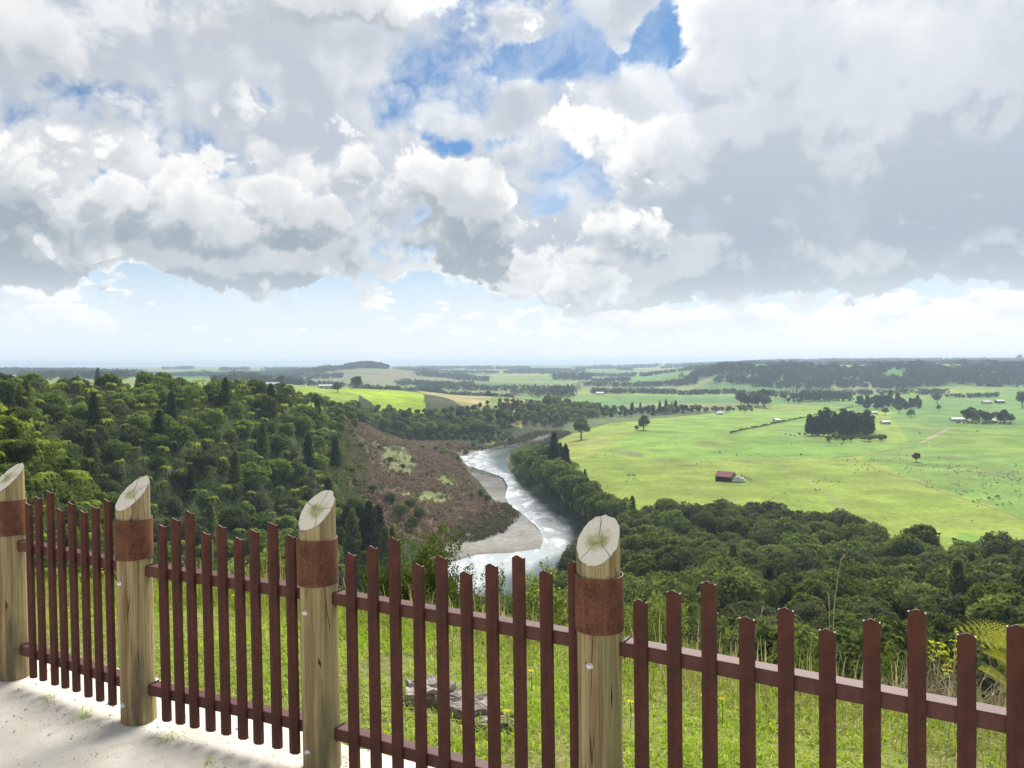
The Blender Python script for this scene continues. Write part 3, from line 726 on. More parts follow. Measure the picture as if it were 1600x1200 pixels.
# ---------------------------------------------------------------- the left gully wall
w_lo = pl((-120, 180), (0, 172), (100, 172), (200, 180), (300, 192), (400, 212), (470, 238), (545, 285)); w_hi = pl((-120, 235), (0, 235), (100, 256), (200, 270), (300, 296), (400, 335), (470, 380), (520, 430), (545, 450))
for px, D, x, y in scatter(290, -120, 520, w_lo, w_hi, 4.6, 21):
    up = float(tz(x, y))
    plant('fern', x, y, random.uniform(.9, 1.6), z=up - random.uniform(-.6, 1.0), label='tree fern with drooping fronds on the bush-clad left gully wall', group='tree ferns on the gully wall', cat='tree fern', tilt=.12)
for px, D, x, y in scatter(215, -120, 548, w_lo, w_hi, 5.4, 22):
    if px > float(np.interp(D, [250, 330, 400, 450], [500, 518, 538, 552])) + random.uniform(-10, 6): continue
    k = random.choice((.55, .7, .85, 1.05, 1.3))*random.uniform(.85, 1.1)*(1.15 if px > 360 else 1.)
    plant('gully', x, y, k, z=float(tz(x, y)) - 2.6*k, label= 'green bush tree among tree ferns on the left gully wall', group='bush trees on the gully wall', tilt=.08)
for px, D, x, y in scatter(20, -60, 540, w_lo, lambda p: w_hi(p)-34, 14, 23):
    plant('podo', x, y, random.uniform(.7, 1.0), 'tall narrow dark tree rising above the ferns of the left gully wall', 'tall trees on the gully wall')
# the spur at the far left
for px, D, x, y in scatter(135, -130, 215, pl((-130, 60), (0, 74), (215, 82)), pl((-130, 128), (40, 124), (215, 117)), 3.3, 24):
    plant('fern', x, y, random.uniform(.75, 1.1), 'sunlit tree fern on the near spur at the far left', 'tree ferns on the near spur', cat='tree fern', tilt=.14)
for px, D, x, y in scatter(60, -130, 240, pl((-130, 50), (0, 50), (240, 62)), pl((-130, 126), (40, 121), (240, 112)), 5, 25):
    plant('gully', x, y, random.uniform(.36, .58), 'low bush tree under the ferns of the near left spur', 'bush trees on the near spur', tilt=.08)
for px, D, x, y in scatter(60, 150, 520, lambda p: 85, pl((150, 150), (300, 185), (420, 205), (520, 240)), 7, 26):
    plant('gully', x, y, random.uniform(.75, 1.05), 'dark bush tree on the shaded floor of the left gully', 'bush trees on the gully floor', tilt=.06)
for px, D, x, y in scatter(46, 440, 552, lambda p: 180, pl((440, 240), (500, 268), (552, 288)), 7, 27):
    plant('gully', x, y, random.uniform(.7, 1.1), 'dark bush tree at the foot of the wall where the gully meets the scrub', 'bush trees at the gully mouth', tilt=.06)
# dark conifers at the foot of the wall, beside the scrub
for px, D, s in ((548, 232, 1.25), (560, 240, 1.45), (574, 238, 1.5), (588, 246, 1.35), (600, 236, 1.1), (540, 252, 1.2), (580, 224, 1.1), (566, 222, 1.0), (610, 250, .7), (530, 236, .9)):
    x, y = PD(px, D); plant('podo', x, y, s, 'tall dark conifer in the clump left of the brown scrub', 'dark conifers beside the scrub')
# ---------------------------------------------------------------- bluffs across the scrub and river
for px, D, x, y in scatter(185, 545, 775, pl((545, 500), (580, 615), (660, 636), (775, 672)), pl((545, 640), (580, 712), (660, 735), (720, 752), (775, 786)), 7.2, 31):
    if abs(px-772) < 10 and D > 690: continue
    rim = D > pl((545, 640), (580, 712), (660, 735), (720, 752), (775, 786))(px) - 58
    if rim and D > pl((545, 640), (580, 712), (660, 735), (720, 752), (775, 786))(px) - 40: continue
    plant('bluff', x, y, random.uniform(.8, 1.25)*(.6 if rim else 1.), 'rounded tree on the river bluff under the yellow field', 'trees on the river bluff', tilt=.05)
for px, D, x, y in scatter(150, 780, 935, pl((780, 705), (860, 770), (935, 860)), pl((780, 805), (860, 905), (935, 965)), 8.5, 32):
    plant('bluff', x, y, random.uniform(.7, 1.15)*(.5 if D > pl((780, 805), (860, 905), (935, 965))(px) - 55 and px < 850 else 1.), 'tree on the far river bank beyond the bend', 'trees on the far river bank', tilt=.05)
for px, D, x, y in scatter(80, 880, 1095, pl((880, 830), (960, 880), (1095, 935)), pl((880, 900), (960, 950), (1095, 985)), 8, 33):
    plant(random.choice(['pine', 'field', 'bluff']), x, y, random.uniform(.6, 1.0)*(1.15 if 1030 < px < 1060 else .9), 'dark tree in the belt along the far edge of the pasture', 'trees along the far pasture edge', name='belt_tree')
for px, D, x, y in scatter(34, 1095, 1175, lambda p: 940, lambda p: 1010, 7, 34):
    plant('bluff', x, y, random.uniform(.35, .6), 'low shrub in the hedge line beyond the pasture', 'shrubs in the far hedge line', cat='shrub', name='hedge_shrub')
for px, D, x, y in scatter(60, 742, 800, lambda p: 640, lambda p: 765, 6, 36):
    plant('bluff', x, y, random.uniform(.3, .6), 'small bush on the broken slope above the river bend', 'bushes above the river bend', name='bluff_shrub', cat='shrub')
for px, D, x, y in scatter(50, 570, 770, pl((570, 560), (660, 610), (770, 650)), pl((570, 640), (660, 650), (770, 690)), 6, 37):
    plant('bluff', x, y, random.uniform(.35, .7), 'low bush at the foot of the river bluff', 'bushes at the foot of the bluff', name='bluff_shrub', cat='shrub')
# rim of the gully wall where it turns away
for px, D, x, y in scatter(40, 430, 560, pl((430, 340), (560, 430)), pl((430, 420), (560, 560)), 8, 35):
    plant('bluff', x, y, random.uniform(.45, .75), 'tree along the rim where the gully wall turns away', 'trees on the far gully rim')
# ---------------------------------------------------------------- right bank of the river
rb = [(806, 722, 7), (815, 728, 9), (826, 732, 10), (838, 742, 12), (846, 735, 14), (852, 752, 14), (862, 762, 13), (874, 770, 14), (884, 778, 12), (894, 786, 12), (905, 792, 11), (915, 800, 11), (926, 806, 10), (938, 812, 10), (950, 814, 9), (962, 818, 9), (898, 772, 11), (912, 780, 10), (925, 790, 9), (880, 757, 12), (858, 740, 15), (846, 722, 10), (835, 726, 8), (824, 720, 7), (940, 800, 8), (905, 762, 8)]
for i, (px, py, h) in enumerate(rb):
    x, y = P(px, py, -60.5); plant('bush', x, y, h/8.5*1.22, 'leafy tree on the right bank between river and pasture', 'trees on the right river bank', z=-62.6, name='riverbank_tree')
for px, py, h, lab in ((866, 752, 26, 'tallest dark conifer on the right river bank'), (884, 757, 21, 'broad dark conifer right of the tallest one on the river bank'), (876, 742, 18, 'middle conifer behind the tallest one on the river bank'), (854, 745, 15, 'small dark conifer left of the tallest on the river bank')):
    x, y = P(px, py, -60.5); plant('pine', x, y, h/16, lab, None, z=-61, sz=1.)
    PROTO['pine'].append(PROTO['pine'].pop(0))
# single trees on the pasture
for kind, px, py, h, lab, nm in (('field', 908, 685, 20, 'lone round-topped tree with bare trunk by the river end of the pasture', 'field_tree'), ('field', 1006, 673, 16, 'lone tall tree in mid pasture right of the round-topped one', 'field_tree'),
        ('field', 995, 673, 5.5, 'tiny tree beside the lone tall tree in the pasture', 'field_tree'), ('podo', 988, 813, 10.5, 'small dark spire-shaped conifer before the pasture at the bush edge', 'conifer'), ('field', 1034, 812, 9, 'small open broadleaf tree at the bush edge before the pasture', 'field_tree'),
        ('pine', 914, 759, 8.5, 'small dark pine standing alone beside the riverbank trees', 'pine_tree'), ('bronze', 1432, 721, 6, 'round bronze-leaved tree standing in the sheep paddock', 'bronze_tree'), ('bush', 1424, 652, 10, 'small lone tree between the two dark pine groves', 'field_tree'),
        ('field', 1464, 630, 17, 'broad dark tree beyond the farm at the far right', 'field_tree'), ('field', 1598, 636, 24, 'large dark tree at the right edge below the ridge', 'field_tree'), ('field', 1383, 648, 10, 'small tree left of the lone one by the pine groves', 'field_tree'), ('field', 1405, 645, 12, 'tree with pale crown in front of the farther pine grove', 'field_tree'), ('field', 1467, 641, 8, 'little round tree on the far green paddock', 'field_tree')):
    x, y = P(px, py, -60); hh = {'field': 12.5, 'podo': 14, 'pine': 16, 'bronze': 10.5, 'bush': 9.5}[kind]; plant(kind, x, y, h/hh, lab, None, z=-60.1, name=nm, sz=1.)
def grove(kind, n, px0, px1, py0, py1, h0, h1, lab, grp, seed, nm=None):
    q = random.Random(seed); hh = {'field': 12.5, 'pine': 16, 'bush': 9.5, 'bluff': 11.5, 'rpine': 15}[kind]
    for i in range(n):
        x, y = P(px0 + (px1-px0)*(i+q.uniform(.1, .9))/n, q.uniform(py0, py1), -60); plant(kind, x, y, q.uniform(h0, h1)/hh, lab, grp, name=nm)
grove('rpine', 26, 1268, 1364, 672, 683, 14, 22, 'dark pine in the near grove on the flats', 'pines of the near grove', 1)
grove('bush', 20, 1290, 1384, 684, 691, 3, 5.5, 'low shrub in front of the near pine grove', 'shrubs before the near pine grove', 2, 'grove_shrub')
grove('bush', 16, 1226, 1300, 678, 682, 1.2, 2.6, 'tiny shrub along the fence line left of the pine grove', 'shrubs left of the pine grove', 3, 'paddock_shrub')
grove('rpine', 20, 1340, 1440, 632, 641, 12, 20, 'dark pine in the farther grove on the flats', 'pines of the farther grove', 4)
grove('field', 14, 1508, 1580, 654, 663, 8, 15, 'dark tree sheltering the far right farmhouse', 'trees round the farmhouse', 5, 'farm_tree')
grove('bush', 16, 1492, 1582, 662, 664, 2, 3.2, 'clipped hedge shrub before the far right farmhouse', 'hedge shrubs before the farmhouse', 6, 'farm_shrub')
grove('field', 8, 1156, 1200, 632, 638, 18, 25, 'big dark tree in the clump at the end of the pasture', 'trees at the end of the pasture', 7, 'clump_tree')
grove('field', 12, 1200, 1290, 622, 632, 9, 15, 'tree in the far row before the ridge', 'trees in the row before the ridge', 8, 'row_tree')
for i in range(64):   # hedge along the farm road
    t = i/63; x, y = P(1142 + 190*t, 679 - 42*t, -60); plant('bush', x, y, random.uniform(1.8, 3.0)/9.5, 'low hedge shrub along the straight farm road', 'shrubs along the farm road', name='road_shrub')
# ---------------------------------------------------------------- left plateau trees
for kind, px, D, h, lab in (('pine', 153, 620, 17, 'tall dark pine above the left skyline'), ('gold', 42, 520, 8, 'golden autumn tree at the far left plateau'), ('gold', 183, 560, 7, 'golden hedge tree beside the tall plateau pine'), ('gold', 198, 560, 6, 'second golden tree right of the plateau pine'),
        ('bronze', 120, 640, 6, 'rusty brown tree by the pink-roofed house'), ('field', 10, 300, 9, 'dark tree on the far left rim'), ('field', 262, 1000, 13, 'round dark tree on the plateau beyond the bush rim'), ('greyt', 335, 950, 12, 'pale open tree on the plateau skyline'), ('greyt', 440, 900, 13, 'pale spreading tree left of the white-roofed shed'),
        ('greyt', 558, 900, 16, 'bare pale tree behind the bright yellow field'), ('field', 527, 720, 11, 'dark round tree by the white-roofed house'), ('field', 608, 1000, 8, 'small dark tree behind the yellow field'), ('field', 763, 1150, 18, 'dark grove tree beyond the tan field'), ('field', 772, 1180, 15, 'smaller grove tree beyond the tan field')):
    x, y = PD(px, D); hh = {'field': 12.5, 'pine': 16, 'gold': 10.5, 'bronze': 10.5, 'greyt': 10.5}[kind]; plant(kind, x, y, h/hh, lab, None, sz=1.)
# ---------------------------------------------------------------- low growth that hides the ground of the bush
def build_under():
    r = np.random.default_rng(15)
    def reg(n, px0, px1, lo, hi, seed):
        q = np.random.default_rng(seed); px = q.uniform(px0, px1, n); a = np.array([lo(p) for p in px]); b = np.array([hi(p) for p in px])
        D = np.sqrt(q.uniform(a*a, np.maximum(b, a+1)**2)); return dirv(px)*D, D
    x, y = reg(5200, -160, 560, w_lo, w_hi, 1); x2, y2 = reg(2200, -160, 260, lambda p: 45, pl((-160, 128), (40, 124), (215, 117), (260, 105)), 2); x3, y3 = reg(4600, 130, 575, lambda p: 70, pl((130, 150), (300, 190), (420, 212), (480, 262), (530, 300), (575, 292)), 3)
    x4, y4 = reg(1100, 496, 574, lambda p: 268, lambda p: 400, 6)
    x, y = np.concatenate([x, x2, x3, x4]), np.concatenate([y, y2, y3, y4]); h = r.uniform(.8, 2.2, len(x))
    x5, y5 = reg(2600, -1500, -120, lambda p: 60, lambda p: 270, 7); h5 = r.uniform(4, 9, len(x5))
    lumps('bush_mass', 'green bush carrying on round the gully to the left', np.column_stack([x5, y5, tz(x5, y5)]), h5, h5*.62, 90, .42, 13, M_gully)
    lumps('gully_undergrowth', 'low green undergrowth between the trees and ferns of the left gully', np.column_stack([x, y, tz(x, y)]), h, h*.8, 26, .27, 6, M_bush)
    x, y = reg(2600, 860, 1880, pl((860, 60), (1100, 40), (1880, 34)), pl((860, 225), (1000, 280), (1200, 285), (1400, 240), (1600, 205), (1880, 200)), 4); x2, y2 = reg(1700, 420, 880, lambda p: 40, pl((420, 200), (560, 220), (700, 205), (880, 225)), 5)
    x, y = np.concatenate([x, x2]), np.concatenate([y, y2]); h = r.uniform(1.5, 4., len(x))
    lumps('slope_undergrowth', 'low green undergrowth of the bush slope below the fence', np.column_stack([x, y, tz(x, y)]), h, h*.8, 28, .30, 7, M_bush)
# ---------------------------------------------------------------- woods and shelter belts too far off to count
def lumps(name, label, P3, H, Rr, nq, leaf, seed, mat):
    """many far crowns in one mesh of leaf clusters"""
    r = np.random.default_rng(seed); n = len(P3); P3 = np.asarray(P3, float); H = np.asarray(H, float); Rr = np.asarray(Rr, float)
    i = np.repeat(np.arange(n), nq); d = r.normal(size=(len(i), 3)); d[:, 2] += .35; d /= np.linalg.norm(d, axis=1, keepdims=True)
    k = .55 + .5*r.random(len(i))**.5
    c = P3[i].copy(); c[:, 2] += H[i]*.52
    p = c + d*np.stack([Rr[i], Rr[i], H[i]*.52], 1)*k[:, None]
    nr = d + r.normal(size=d.shape)*.5; lf = leaf if np.isscalar(leaf) else np.asarray(leaf)[i]
    V, Q, t = leaves(p, nr, lf*(.6+.8*r.random(len(i))), r, np.clip(.5*r.random(n)[i] + .5*r.random(len(i)), 0, 1), .75)
    return tag(link(name, mesh_np(name, V, Q, mat, {'tint': t})), label, None, None, 'stuff')
def build_far():
    r = np.random.default_rng(5); P3, H = [], []
    def add(x, y, h): P3.append((x, y)); H.append(h)
    # bush on the terrace face at the right
    while len(P3) < 1500:
        px = r.uniform(1055, 1760); D = r.uniform(1670, 2030); x, y = PD(px, D)
        if wig(np.array(x), np.array(y), .011) < -.5 or (D > 1930 and wig(np.array(x), np.array(y), .02) < -.1): continue
        if px < 1180 and D < 1700 + (1180-px)*1.2: continue
        if px > 1560 and D < 1720 + (px-1560)*.5 and r.random() < .8: continue
        add(x, y, (r.uniform(6, 14) if px < 1420 else r.uniform(7, 17))*(1 + .55*max(0, float(wig(np.array(x), np.array(y), .03)))))
    P3 = np.array(P3); z = tz(P3[:, 0], P3[:, 1]); H = np.array(H)
    lumps('terrace_bush', 'continuous dark bush covering the long terrace face at the right', np.column_stack([P3, z]), H, H*.62, 42, 2.3, 1, M_wood_far)
    # shelter belts and copses of the plain
    P3, H = [], []
    def row(px0, D0, px1, D1, n, h0, h1, dep=12):
        n = int(n*1.7); dep = dep*.7
        for t in r.random(n):
            px = px0 + (px1-px0)*t; D = D0 + (D1-D0)*t + r.normal()*dep; x, y = PD(px, D); P3.append((x, y)); H.append(r.uniform(h0, h1))
    for a in ((700, 1750, 805, 1700, 60, 9, 16), (800, 1500, 900, 1480, 60, 10, 22), (835, 1420, 895, 1400, 40, 12, 24), (925, 1560, 1055, 1540, 90, 7, 13), (905, 2050, 1060, 1900, 80, 8, 14), (1060, 1480, 1150, 1560, 60, 6, 11), (1150, 1380, 1480, 1440, 120, 7, 12), (1000, 2500, 1130, 2700, 60, 8, 14), (865, 2600, 925, 2550, 60, 14, 28),
              (925, 2300, 985, 2250, 40, 8, 14), (650, 2100, 740, 2050, 60, 8, 14), (560, 1350, 690, 1500, 90, 8, 15), (690, 1400, 800, 1330, 60, 7, 12), (440, 1500, 560, 1450, 60, 8, 15), (620, 1250, 700, 1240, 30, 6, 10), (1230, 1290, 1330, 1300, 50, 6, 10), (1480, 1290, 1560, 1270, 20, 5, 8), (1240, 1180, 1330, 1200, 40, 8, 14)):
        row(*a)
    row(-150, 2700, 200, 2500, 230, 9, 20, 60); row(200, 2600, 560, 2900, 230, 9, 18, 60); row(-150, 1500, 120, 1450, 60, 7, 13, 30); row(330, 1500, 470, 1480, 90, 8, 14, 30); row(620, 3600, 900, 3500, 120, 9, 16, 60); row(1150, 3300, 1700, 3000, 200, 8, 15, 60)
    for k in range(34):       # left horizon
        px = r.uniform(-150, 760); D = r.uniform(1500, 5200); L = r.uniform(20, 110); row(px, D, px+L, D*r.uniform(.93, 1.07), int(L*.5)+8, 9, 19, 20)
    for k in range(40):       # middle and right horizon
        px = r.uniform(760, 1750); D = r.uniform(2200, 6000); L = r.uniform(20, 130); row(px, D, px+L, D*r.uniform(.9, 1.1), int(L*.45)+8, 8, 17, 20)
    for k in range(24): px = r.uniform(1150, 1750); row(px, r.uniform(4200, 4700), px+90, r.uniform(4200, 4700), 40, 10, 24, 60)
    for k in range(16): px = r.uniform(-100, 450); row(px, r.uniform(2700, 3300), px+100, r.uniform(2700, 3300), 55, 12, 24, 60)
    P3 = np.array(P3); z = tz(P3[:, 0], P3[:, 1]); H = np.array(H); D = np.hypot(P3[:, 0], P3[:, 1])
    lumps('shelter_belts', 'hazy shelter belts and copses of the distant plain', np.column_stack([P3, z]), H, H*.6*np.clip(D/2500, 1, 2), 16, np.clip(D*.0011, 1.6, 5), 2, M_wood_far)
    n = 9000; px = r.uniform(880, 1640, n); D = np.exp(r.uniform(np.log(290), np.log(1000), n)); x = dirv(px)*D; z = tz(x, D)
    k = (wig(x, D, .05) + .6*wig(x, D, .17) + .35*r.normal(size=n) > 1.08) & (z < -58.5); h = r.uniform(.25, .8, n)[k]
    lumps('rushes', 'small dark tufts of rushes scattered over the pasture', np.column_stack([x, D, z])[k], h, h*.9, 9, .22, 12, M_bushg)
    # the flat-topped wood on the mound
    n = 260; px = r.uniform(537, 606, n); D = r.uniform(2930, 3080, n); x = dirv(px)*D
    e = np.clip(1-np.abs(px-571)/36, 0, 1)**.35; h = 8 + 18*e + r.normal(size=n)*1.2
    lumps('mound_wood', 'flat-topped dark wood crowning the hazy mound', np.column_stack([x, D, tz(x, D)]), h, np.full(n, 9.), 26, 3.2, 3, M_wood_far)
build_far(); build_under()
# ---------------------------------------------------------------- brown scrub on the bench inside the bend
def build_scrub():
    r = np.random.default_rng(9); reg = HP([(522, 690), (548, 660), (600, 674), (640, 690), (700, 692), (742, 692), (715, 705), (733, 747), (768, 790), (790, 806), (690, 848), (600, 838), (560, 800), (560, 760), (530, 720)])
    holes = [HP(p) for p in ([(612, 694), (640, 700), (646, 716), (654, 735), (640, 741), (606, 740), (604, 722), (596, 712), (580, 712), (600, 704)], [(685, 742), (705, 741), (713, 752), (708, 761), (690, 760)], [(650, 770), (668, 767), (702, 771), (704, 780), (690, 787), (660, 785)], [(620, 766), (650, 770), (652, 776), (630, 775)], [(575, 690), (600, 696), (612, 704), (590, 704)])]
    xs = [p[0] for p in reg]; ys = [p[1] for p in reg]; n = 15000
    x = r.uniform(min(xs), max(xs), n); y = r.uniform(min(ys), max(ys), n); k = in_poly(x, y, reg)
    for h in holes: k &= ~(in_poly(x + wig(x, y, .22, 3.) + r.normal(size=n)*1.5, y + wig(y, x, .2, 6.) + r.normal(size=n)*3., h) & (r.random(n) > .07))
    k &= wig(x, y, .16) + .5*wig(x, y, .5) > -.5
    x, y = x[k], y[k]; z = tz(x, y); h = r.uniform(.8, 2.1, len(x))*(1 + .6*(r.random(len(x)) > .93))
    lumps('brown_scrub', 'reddish brown scrub covering the bench above the river bend', np.column_stack([x, y, z]), h, h*.62, 20, .34, 4, M_scrub)
    n = 2600; x = r.uniform(min(xs), max(xs), n); y = r.uniform(min(ys), max(ys), n); k = in_poly(x, y, reg) & (wig(x, y, .11) + .6*r.normal(size=n) > .35); x, y = x[k], y[k]; h = r.uniform(.8, 2.6, len(x))
    lumps('green_scrub', 'scattered dull green bushes among the brown scrub', np.column_stack([x, y, tz(x, y)]), h, h*.7, 22, .32, 8, M_bushg)
    # growth along the water's edge
    n = 60000; x = r.uniform(-80, 120, n); y = r.uniform(290, 900, n); sd = poly_dist(x, y, RIVER); bd = poly_dist(x, y, BAR); px = 800 + F*x/y
    k = (sd > 2.2) & (sd < 15) & (bd > 2) & (r.random(n) < np.where(px > 795, .55, .25)) & ((px > 795) | (y > 470)); x, y, sd, px = x[k], y[k], sd[k], px[k]; h = r.uniform(.8, 2.6, len(x))*np.where(px > 795, 1.3, 1.)
    g = (px > 795) & (y < 620)
    lumps('bank_growth', 'dense green growth along the right river bank', np.column_stack([x, y, tz(x, y)])[g], h[g], h[g]*.75, 20, .34, 9, M_bush)
    lumps('bank_scrub', 'grey and tan scrub along the far river banks', np.column_stack([x, y, tz(x, y)])[~g], h[~g], h[~g]*.75, 16, .42, 10, M_greyscrub)
    # grey-brown willow scrub by the gravel bar
    reg = HP([(694, 838), (745, 803), (788, 788), (812, 806), (788, 832), (740, 848)]); xs = [p[0] for p in reg]; ys = [p[1] for p in reg]; n = 1500
    x = r.uniform(min(xs), max(xs), n); y = r.uniform(min(ys), max(ys), n); k = in_poly(x, y, reg); x, y = x[k], y[k]; h = r.uniform(.8, 2.2, len(x))
    lumps('willow_scrub', 'grey-brown low scrub beside the gravel bar', np.column_stack([x, y, tz(x, y)]), h, h*.8, 22, .3, 5, M_greyscrub)
for px, D, x, y in scatter(70, 515, 700, pl((515, 300), (600, 290), (700, 310)), pl((515, 400), (560, 500), (620, 560), (700, 560)), 6, 38):
    if wig(np.array(x), np.array(y), .07) + (.5 if px < 575 else -.1) > .1: plant('gully', x, y, random.uniform(.22, .5), 'green bush scattered through the brown scrub', 'green bushes in the brown scrub', name='scrub_bush', cat='shrub')
M_greyscrub = leaf_mat('grey_scrub', (.085, .075, .045), (.17, .15, .09), .2, (1, .95, .8))
build_scrub()
for px, py, h in ((700, 700, 5), (728, 712, 5), (690, 712, 4), (740, 700, 5), (752, 692, 6), (765, 690, 5), (680, 706, 4), (735, 780, 4), (752, 778, 5), (762, 786, 4), (715, 722, 4), (640, 800, 6), (655, 815, 6), (625, 812, 7), (610, 790, 6), (645, 830, 6)):
    p = hit(px, py); plant('bush', p.x, p.y, h/9.5, 'small green shrub at the edge of the brown scrub', 'shrubs round the brown scrub', cat='shrub', name='scrub_shrub')

# ================================================================ farm buildings, animals, small things on the flats
M_redroof = plain('red_iron_roof', (.30, .085, .075), .6, .3, .2, 1.2)
M_board = plain('brown_boards', (.19, .125, .08), .9, .1, .25, 2.)
M_darkin = plain('dark_timber', (.035, .028, .022), .9, .1)
M_white = plain('white_paint', (.50, .50, .475), .6, .3, .06)
M_greyroof = plain('pale_iron_roof', (.40, .41, .42), .5, .4, .08)
M_pink = plain('pinkish_tiles', (.50, .36, .30), .8, .2, .1)
M_wrap = plain('pale_bale_wrap', (.66, .74, .68), .35, .5, .08)
M_conc = plain('concrete', (.60, .59, .56), .85, .2, .12)
M_glass = plain('dark_glass', (.03, .04, .05), .15, .5)
def gable(name, label, cat, px, py, L, Wd, H, rh, ang, wall, roof, base=None, z=-60, windows=3, dist=None):
    """gabled building: wall body, overhanging roof, door, windows"""
    if dist: x, y = PD(px, dist)
    else: x, y = P(px, py, z)
    g = float(tz(x, y)); root = empty(name, (x, y, g - .1), ang, label, cat)
    b = MB(); l, w = L/2, Wd/2
    b.add([(-l, -w, 0), (l, -w, 0), (l, w, 0), (-l, w, 0), (-l, -w, H), (l, -w, H), (l, w, H), (-l, w, H), (-l, 0, H+rh), (l, 0, H+rh)], [(0, 1, 5, 4), (2, 3, 7, 6), (3, 0, 4, 8, 7), (1, 2, 6, 9, 5)])
    b.build('wall', wall, root)
    r = MB(); o = .35; t = .16
    for s in (-1, 1):
        e = [(-l-o, s*(w+o), H-.25*o/w*rh-.02), (l+o, s*(w+o), H-.25*o/w*rh-.02), (l+o, 0, H+rh+.12), (-l-o, 0, H+rh+.12)]
        r.add(e + [(x_, y_, z_-t) for x_, y_, z_ in e], [(0, 1, 2, 3), (7, 6, 5, 4), (0, 4, 5, 1), (1, 5, 6, 2), (3, 7, 4, 0)])
    r.build('roof', roof, root)
    for k in range(windows):
        q = MB(); q.box((-l + L*(k+.7)/(windows+.4), -w-.03, H*.55), (1.3, .08, 1.1)); q.build('window', M_glass, root)
    q = MB(); q.box((l*.82, -w-.03, 1.0), (.95, .08, 2.0)); q.build('door', M_darkin, root)
    return root
# hay barn
bx, by = P(1134, 751, -60); bz = float(tz(bx, by))
barn = empty('hay_barn', (bx, by, bz - .1), R(-38), 'open-sided hay barn with a red iron gable roof standing alone in the pasture', 'barn')
def build_barn():
    L, W, H, rh = 8.4, 7.0, 2.9, 2.0; l, w = L/2, W/2
    a = MB(); a.add([(-l, w, 0), (l, w, 0), (l, w, H), (-l, w, H)], [(0, 1, 2, 3)]); a.build('back_wall', M_board, barn)
    for s, nm in ((1, 'gable_wall'), (-1, 'gable_wall')):
        a = MB()
        for t in (0, .12): a.add([(s*(l-t), -w, 0), (s*(l-t), w, 0), (s*(l-t), w, H), (s*(l-t), 0, H+rh), (s*(l-t), -w, H)], [(0, 1, 2, 3, 4)])
        a.build(nm, M_board, barn)
    for s in (-1, 1):
        r = MB(); o = .4; e = [(-l-.3, s*(w+o), H-.22), (l+.3, s*(w+o), H-.22), (l+.3, 0, H+rh+.15), (-l-.3, 0, H+rh+.15)]
        r.add(e + [(x_, y_, z_-.14) for x_, y_, z_ in e], [(0, 1, 2, 3), (7, 6, 5, 4), (0, 4, 5, 1), (1, 5, 6, 2), (3, 7, 4, 0)])
        for k in range(24):
            x_ = -l-.2 + (L+.4)*k/23; r.tube([(x_, s*(w+o), H-.20), (x_, 0, H+rh+.17)], .045, 4)
        r.build('roof', M_redroof, barn)
    for k in range(4):
        p = MB(); p.tube([(-l+.25 + (L-.5)*k/3, -w+.15, 0), (-l+.25 + (L-.5)*k/3, -w+.15, H)], .14, 8); p.build('post', M_darkin, barn)
    p = MB(); p.box((0, -w+.1, H-.2), (L-.3, .2, .3)); p.build('lintel', M_board, barn)
    p = MB(); p.box((0, .3, .12), (L-.4, W-1.0, .1)); p.build('floor', M_darkin, barn)
    p = MB(); p.box((l*.55, 1.2, .95), (2.4, 2.6, 1.6)); p.build('stacked_hay', M_hay, barn)
M_hay = plain('old_hay', (.26, .20, .10), .95, .1, .3, 3.)
build_barn()
# timber rail running from the barn
def rail_fence():
    a, b = P(1158, 745, -60), P(1174, 752, -60); root = empty('timber_rail', (a[0], a[1], float(tz(*a))), 0, 'short brown timber rail leading down from the red-roofed barn', 'rail')
    d = Vector((b[0]-a[0], b[1]-a[1], 0)); m = MB()
    for z in (.6, 1.15): m.tube([(0, 0, z), d + Vector((0, 0, z))], .11, 6)
    m.build('rail', M_board, root)
    for k in range(4): q = MB(); p = d*(k/3); q.tube([p, p + Vector((0, 0, 1.35))], .12, 6); q.build('post', M_board, root)
rail_fence()
# wrapped bales: three courses against the gable
BL = MB().lathe([(.0, -.6), (.5, -.6), (.62, -.5), (.64, 0), (.62, .5), (.5, .6), (.0, .6)], 14, M=Matrix.Rotation(math.pi/2, 3, 'Y')).mesh('wrapped_bale', M_wrap, True)
for row_, (n, z, py) in enumerate(((5, .6, 753.6), (4, 1.62, 752.8), (2, 2.6, 752.))):
    for k in range(n):
        px = 1146.2 + 4.1*(k + .5*row_); x, y = P(px, 753.6, -60)
        o = link('wrapped_bale', BL, None, (x, y, float(tz(x, y)) + z), (0, 0, random.uniform(-.1, .1)))
        tag(o, ['pale wrapped bale in the bottom row of the stack beside the barn', 'pale wrapped bale in the middle row of the stack beside the barn', 'pale wrapped bale on the top of the stack beside the barn'][row_], 'bale', 'wrapped bales beside the barn')
# water troughs
for px, lab in ((982.5, 'left of two white concrete troughs standing in the pasture'), (990.5, 'right of two white concrete troughs standing in the pasture')):
    x, y = P(px, 744, -60); t = MB(); t.lathe([(0, .55), (.95, .55), (1.0, .75), (1.12, .75), (1.15, 0)], 16)
    root = empty('water_trough', (x, y, float(tz(x, y))), 0, lab, 'trough'); t.build('basin', M_white, root); w = MB(); w.lathe([(0, .66), (.96, .66)], 16); w.build('water_surface', M_glass, root)
gable('farm_shed', 'little white shed at the top edge of the pasture', 'shed', 1124, 647, 7, 4, 2.2, 1.0, .1, M_white, M_greyroof, windows=1)
gable('farm_shed', 'small grey shed beside the straight farm road', 'shed', 1213, 660, 6, 5, 3.0, 1.0, .5, M_conc, M_greyroof, windows=1)
gable('farmhouse', 'low white farmhouse behind clipped hedges at the far right', 'house', 1546, 661, 10, 7, 2.8, 1.6, .15, M_white, M_greyroof)
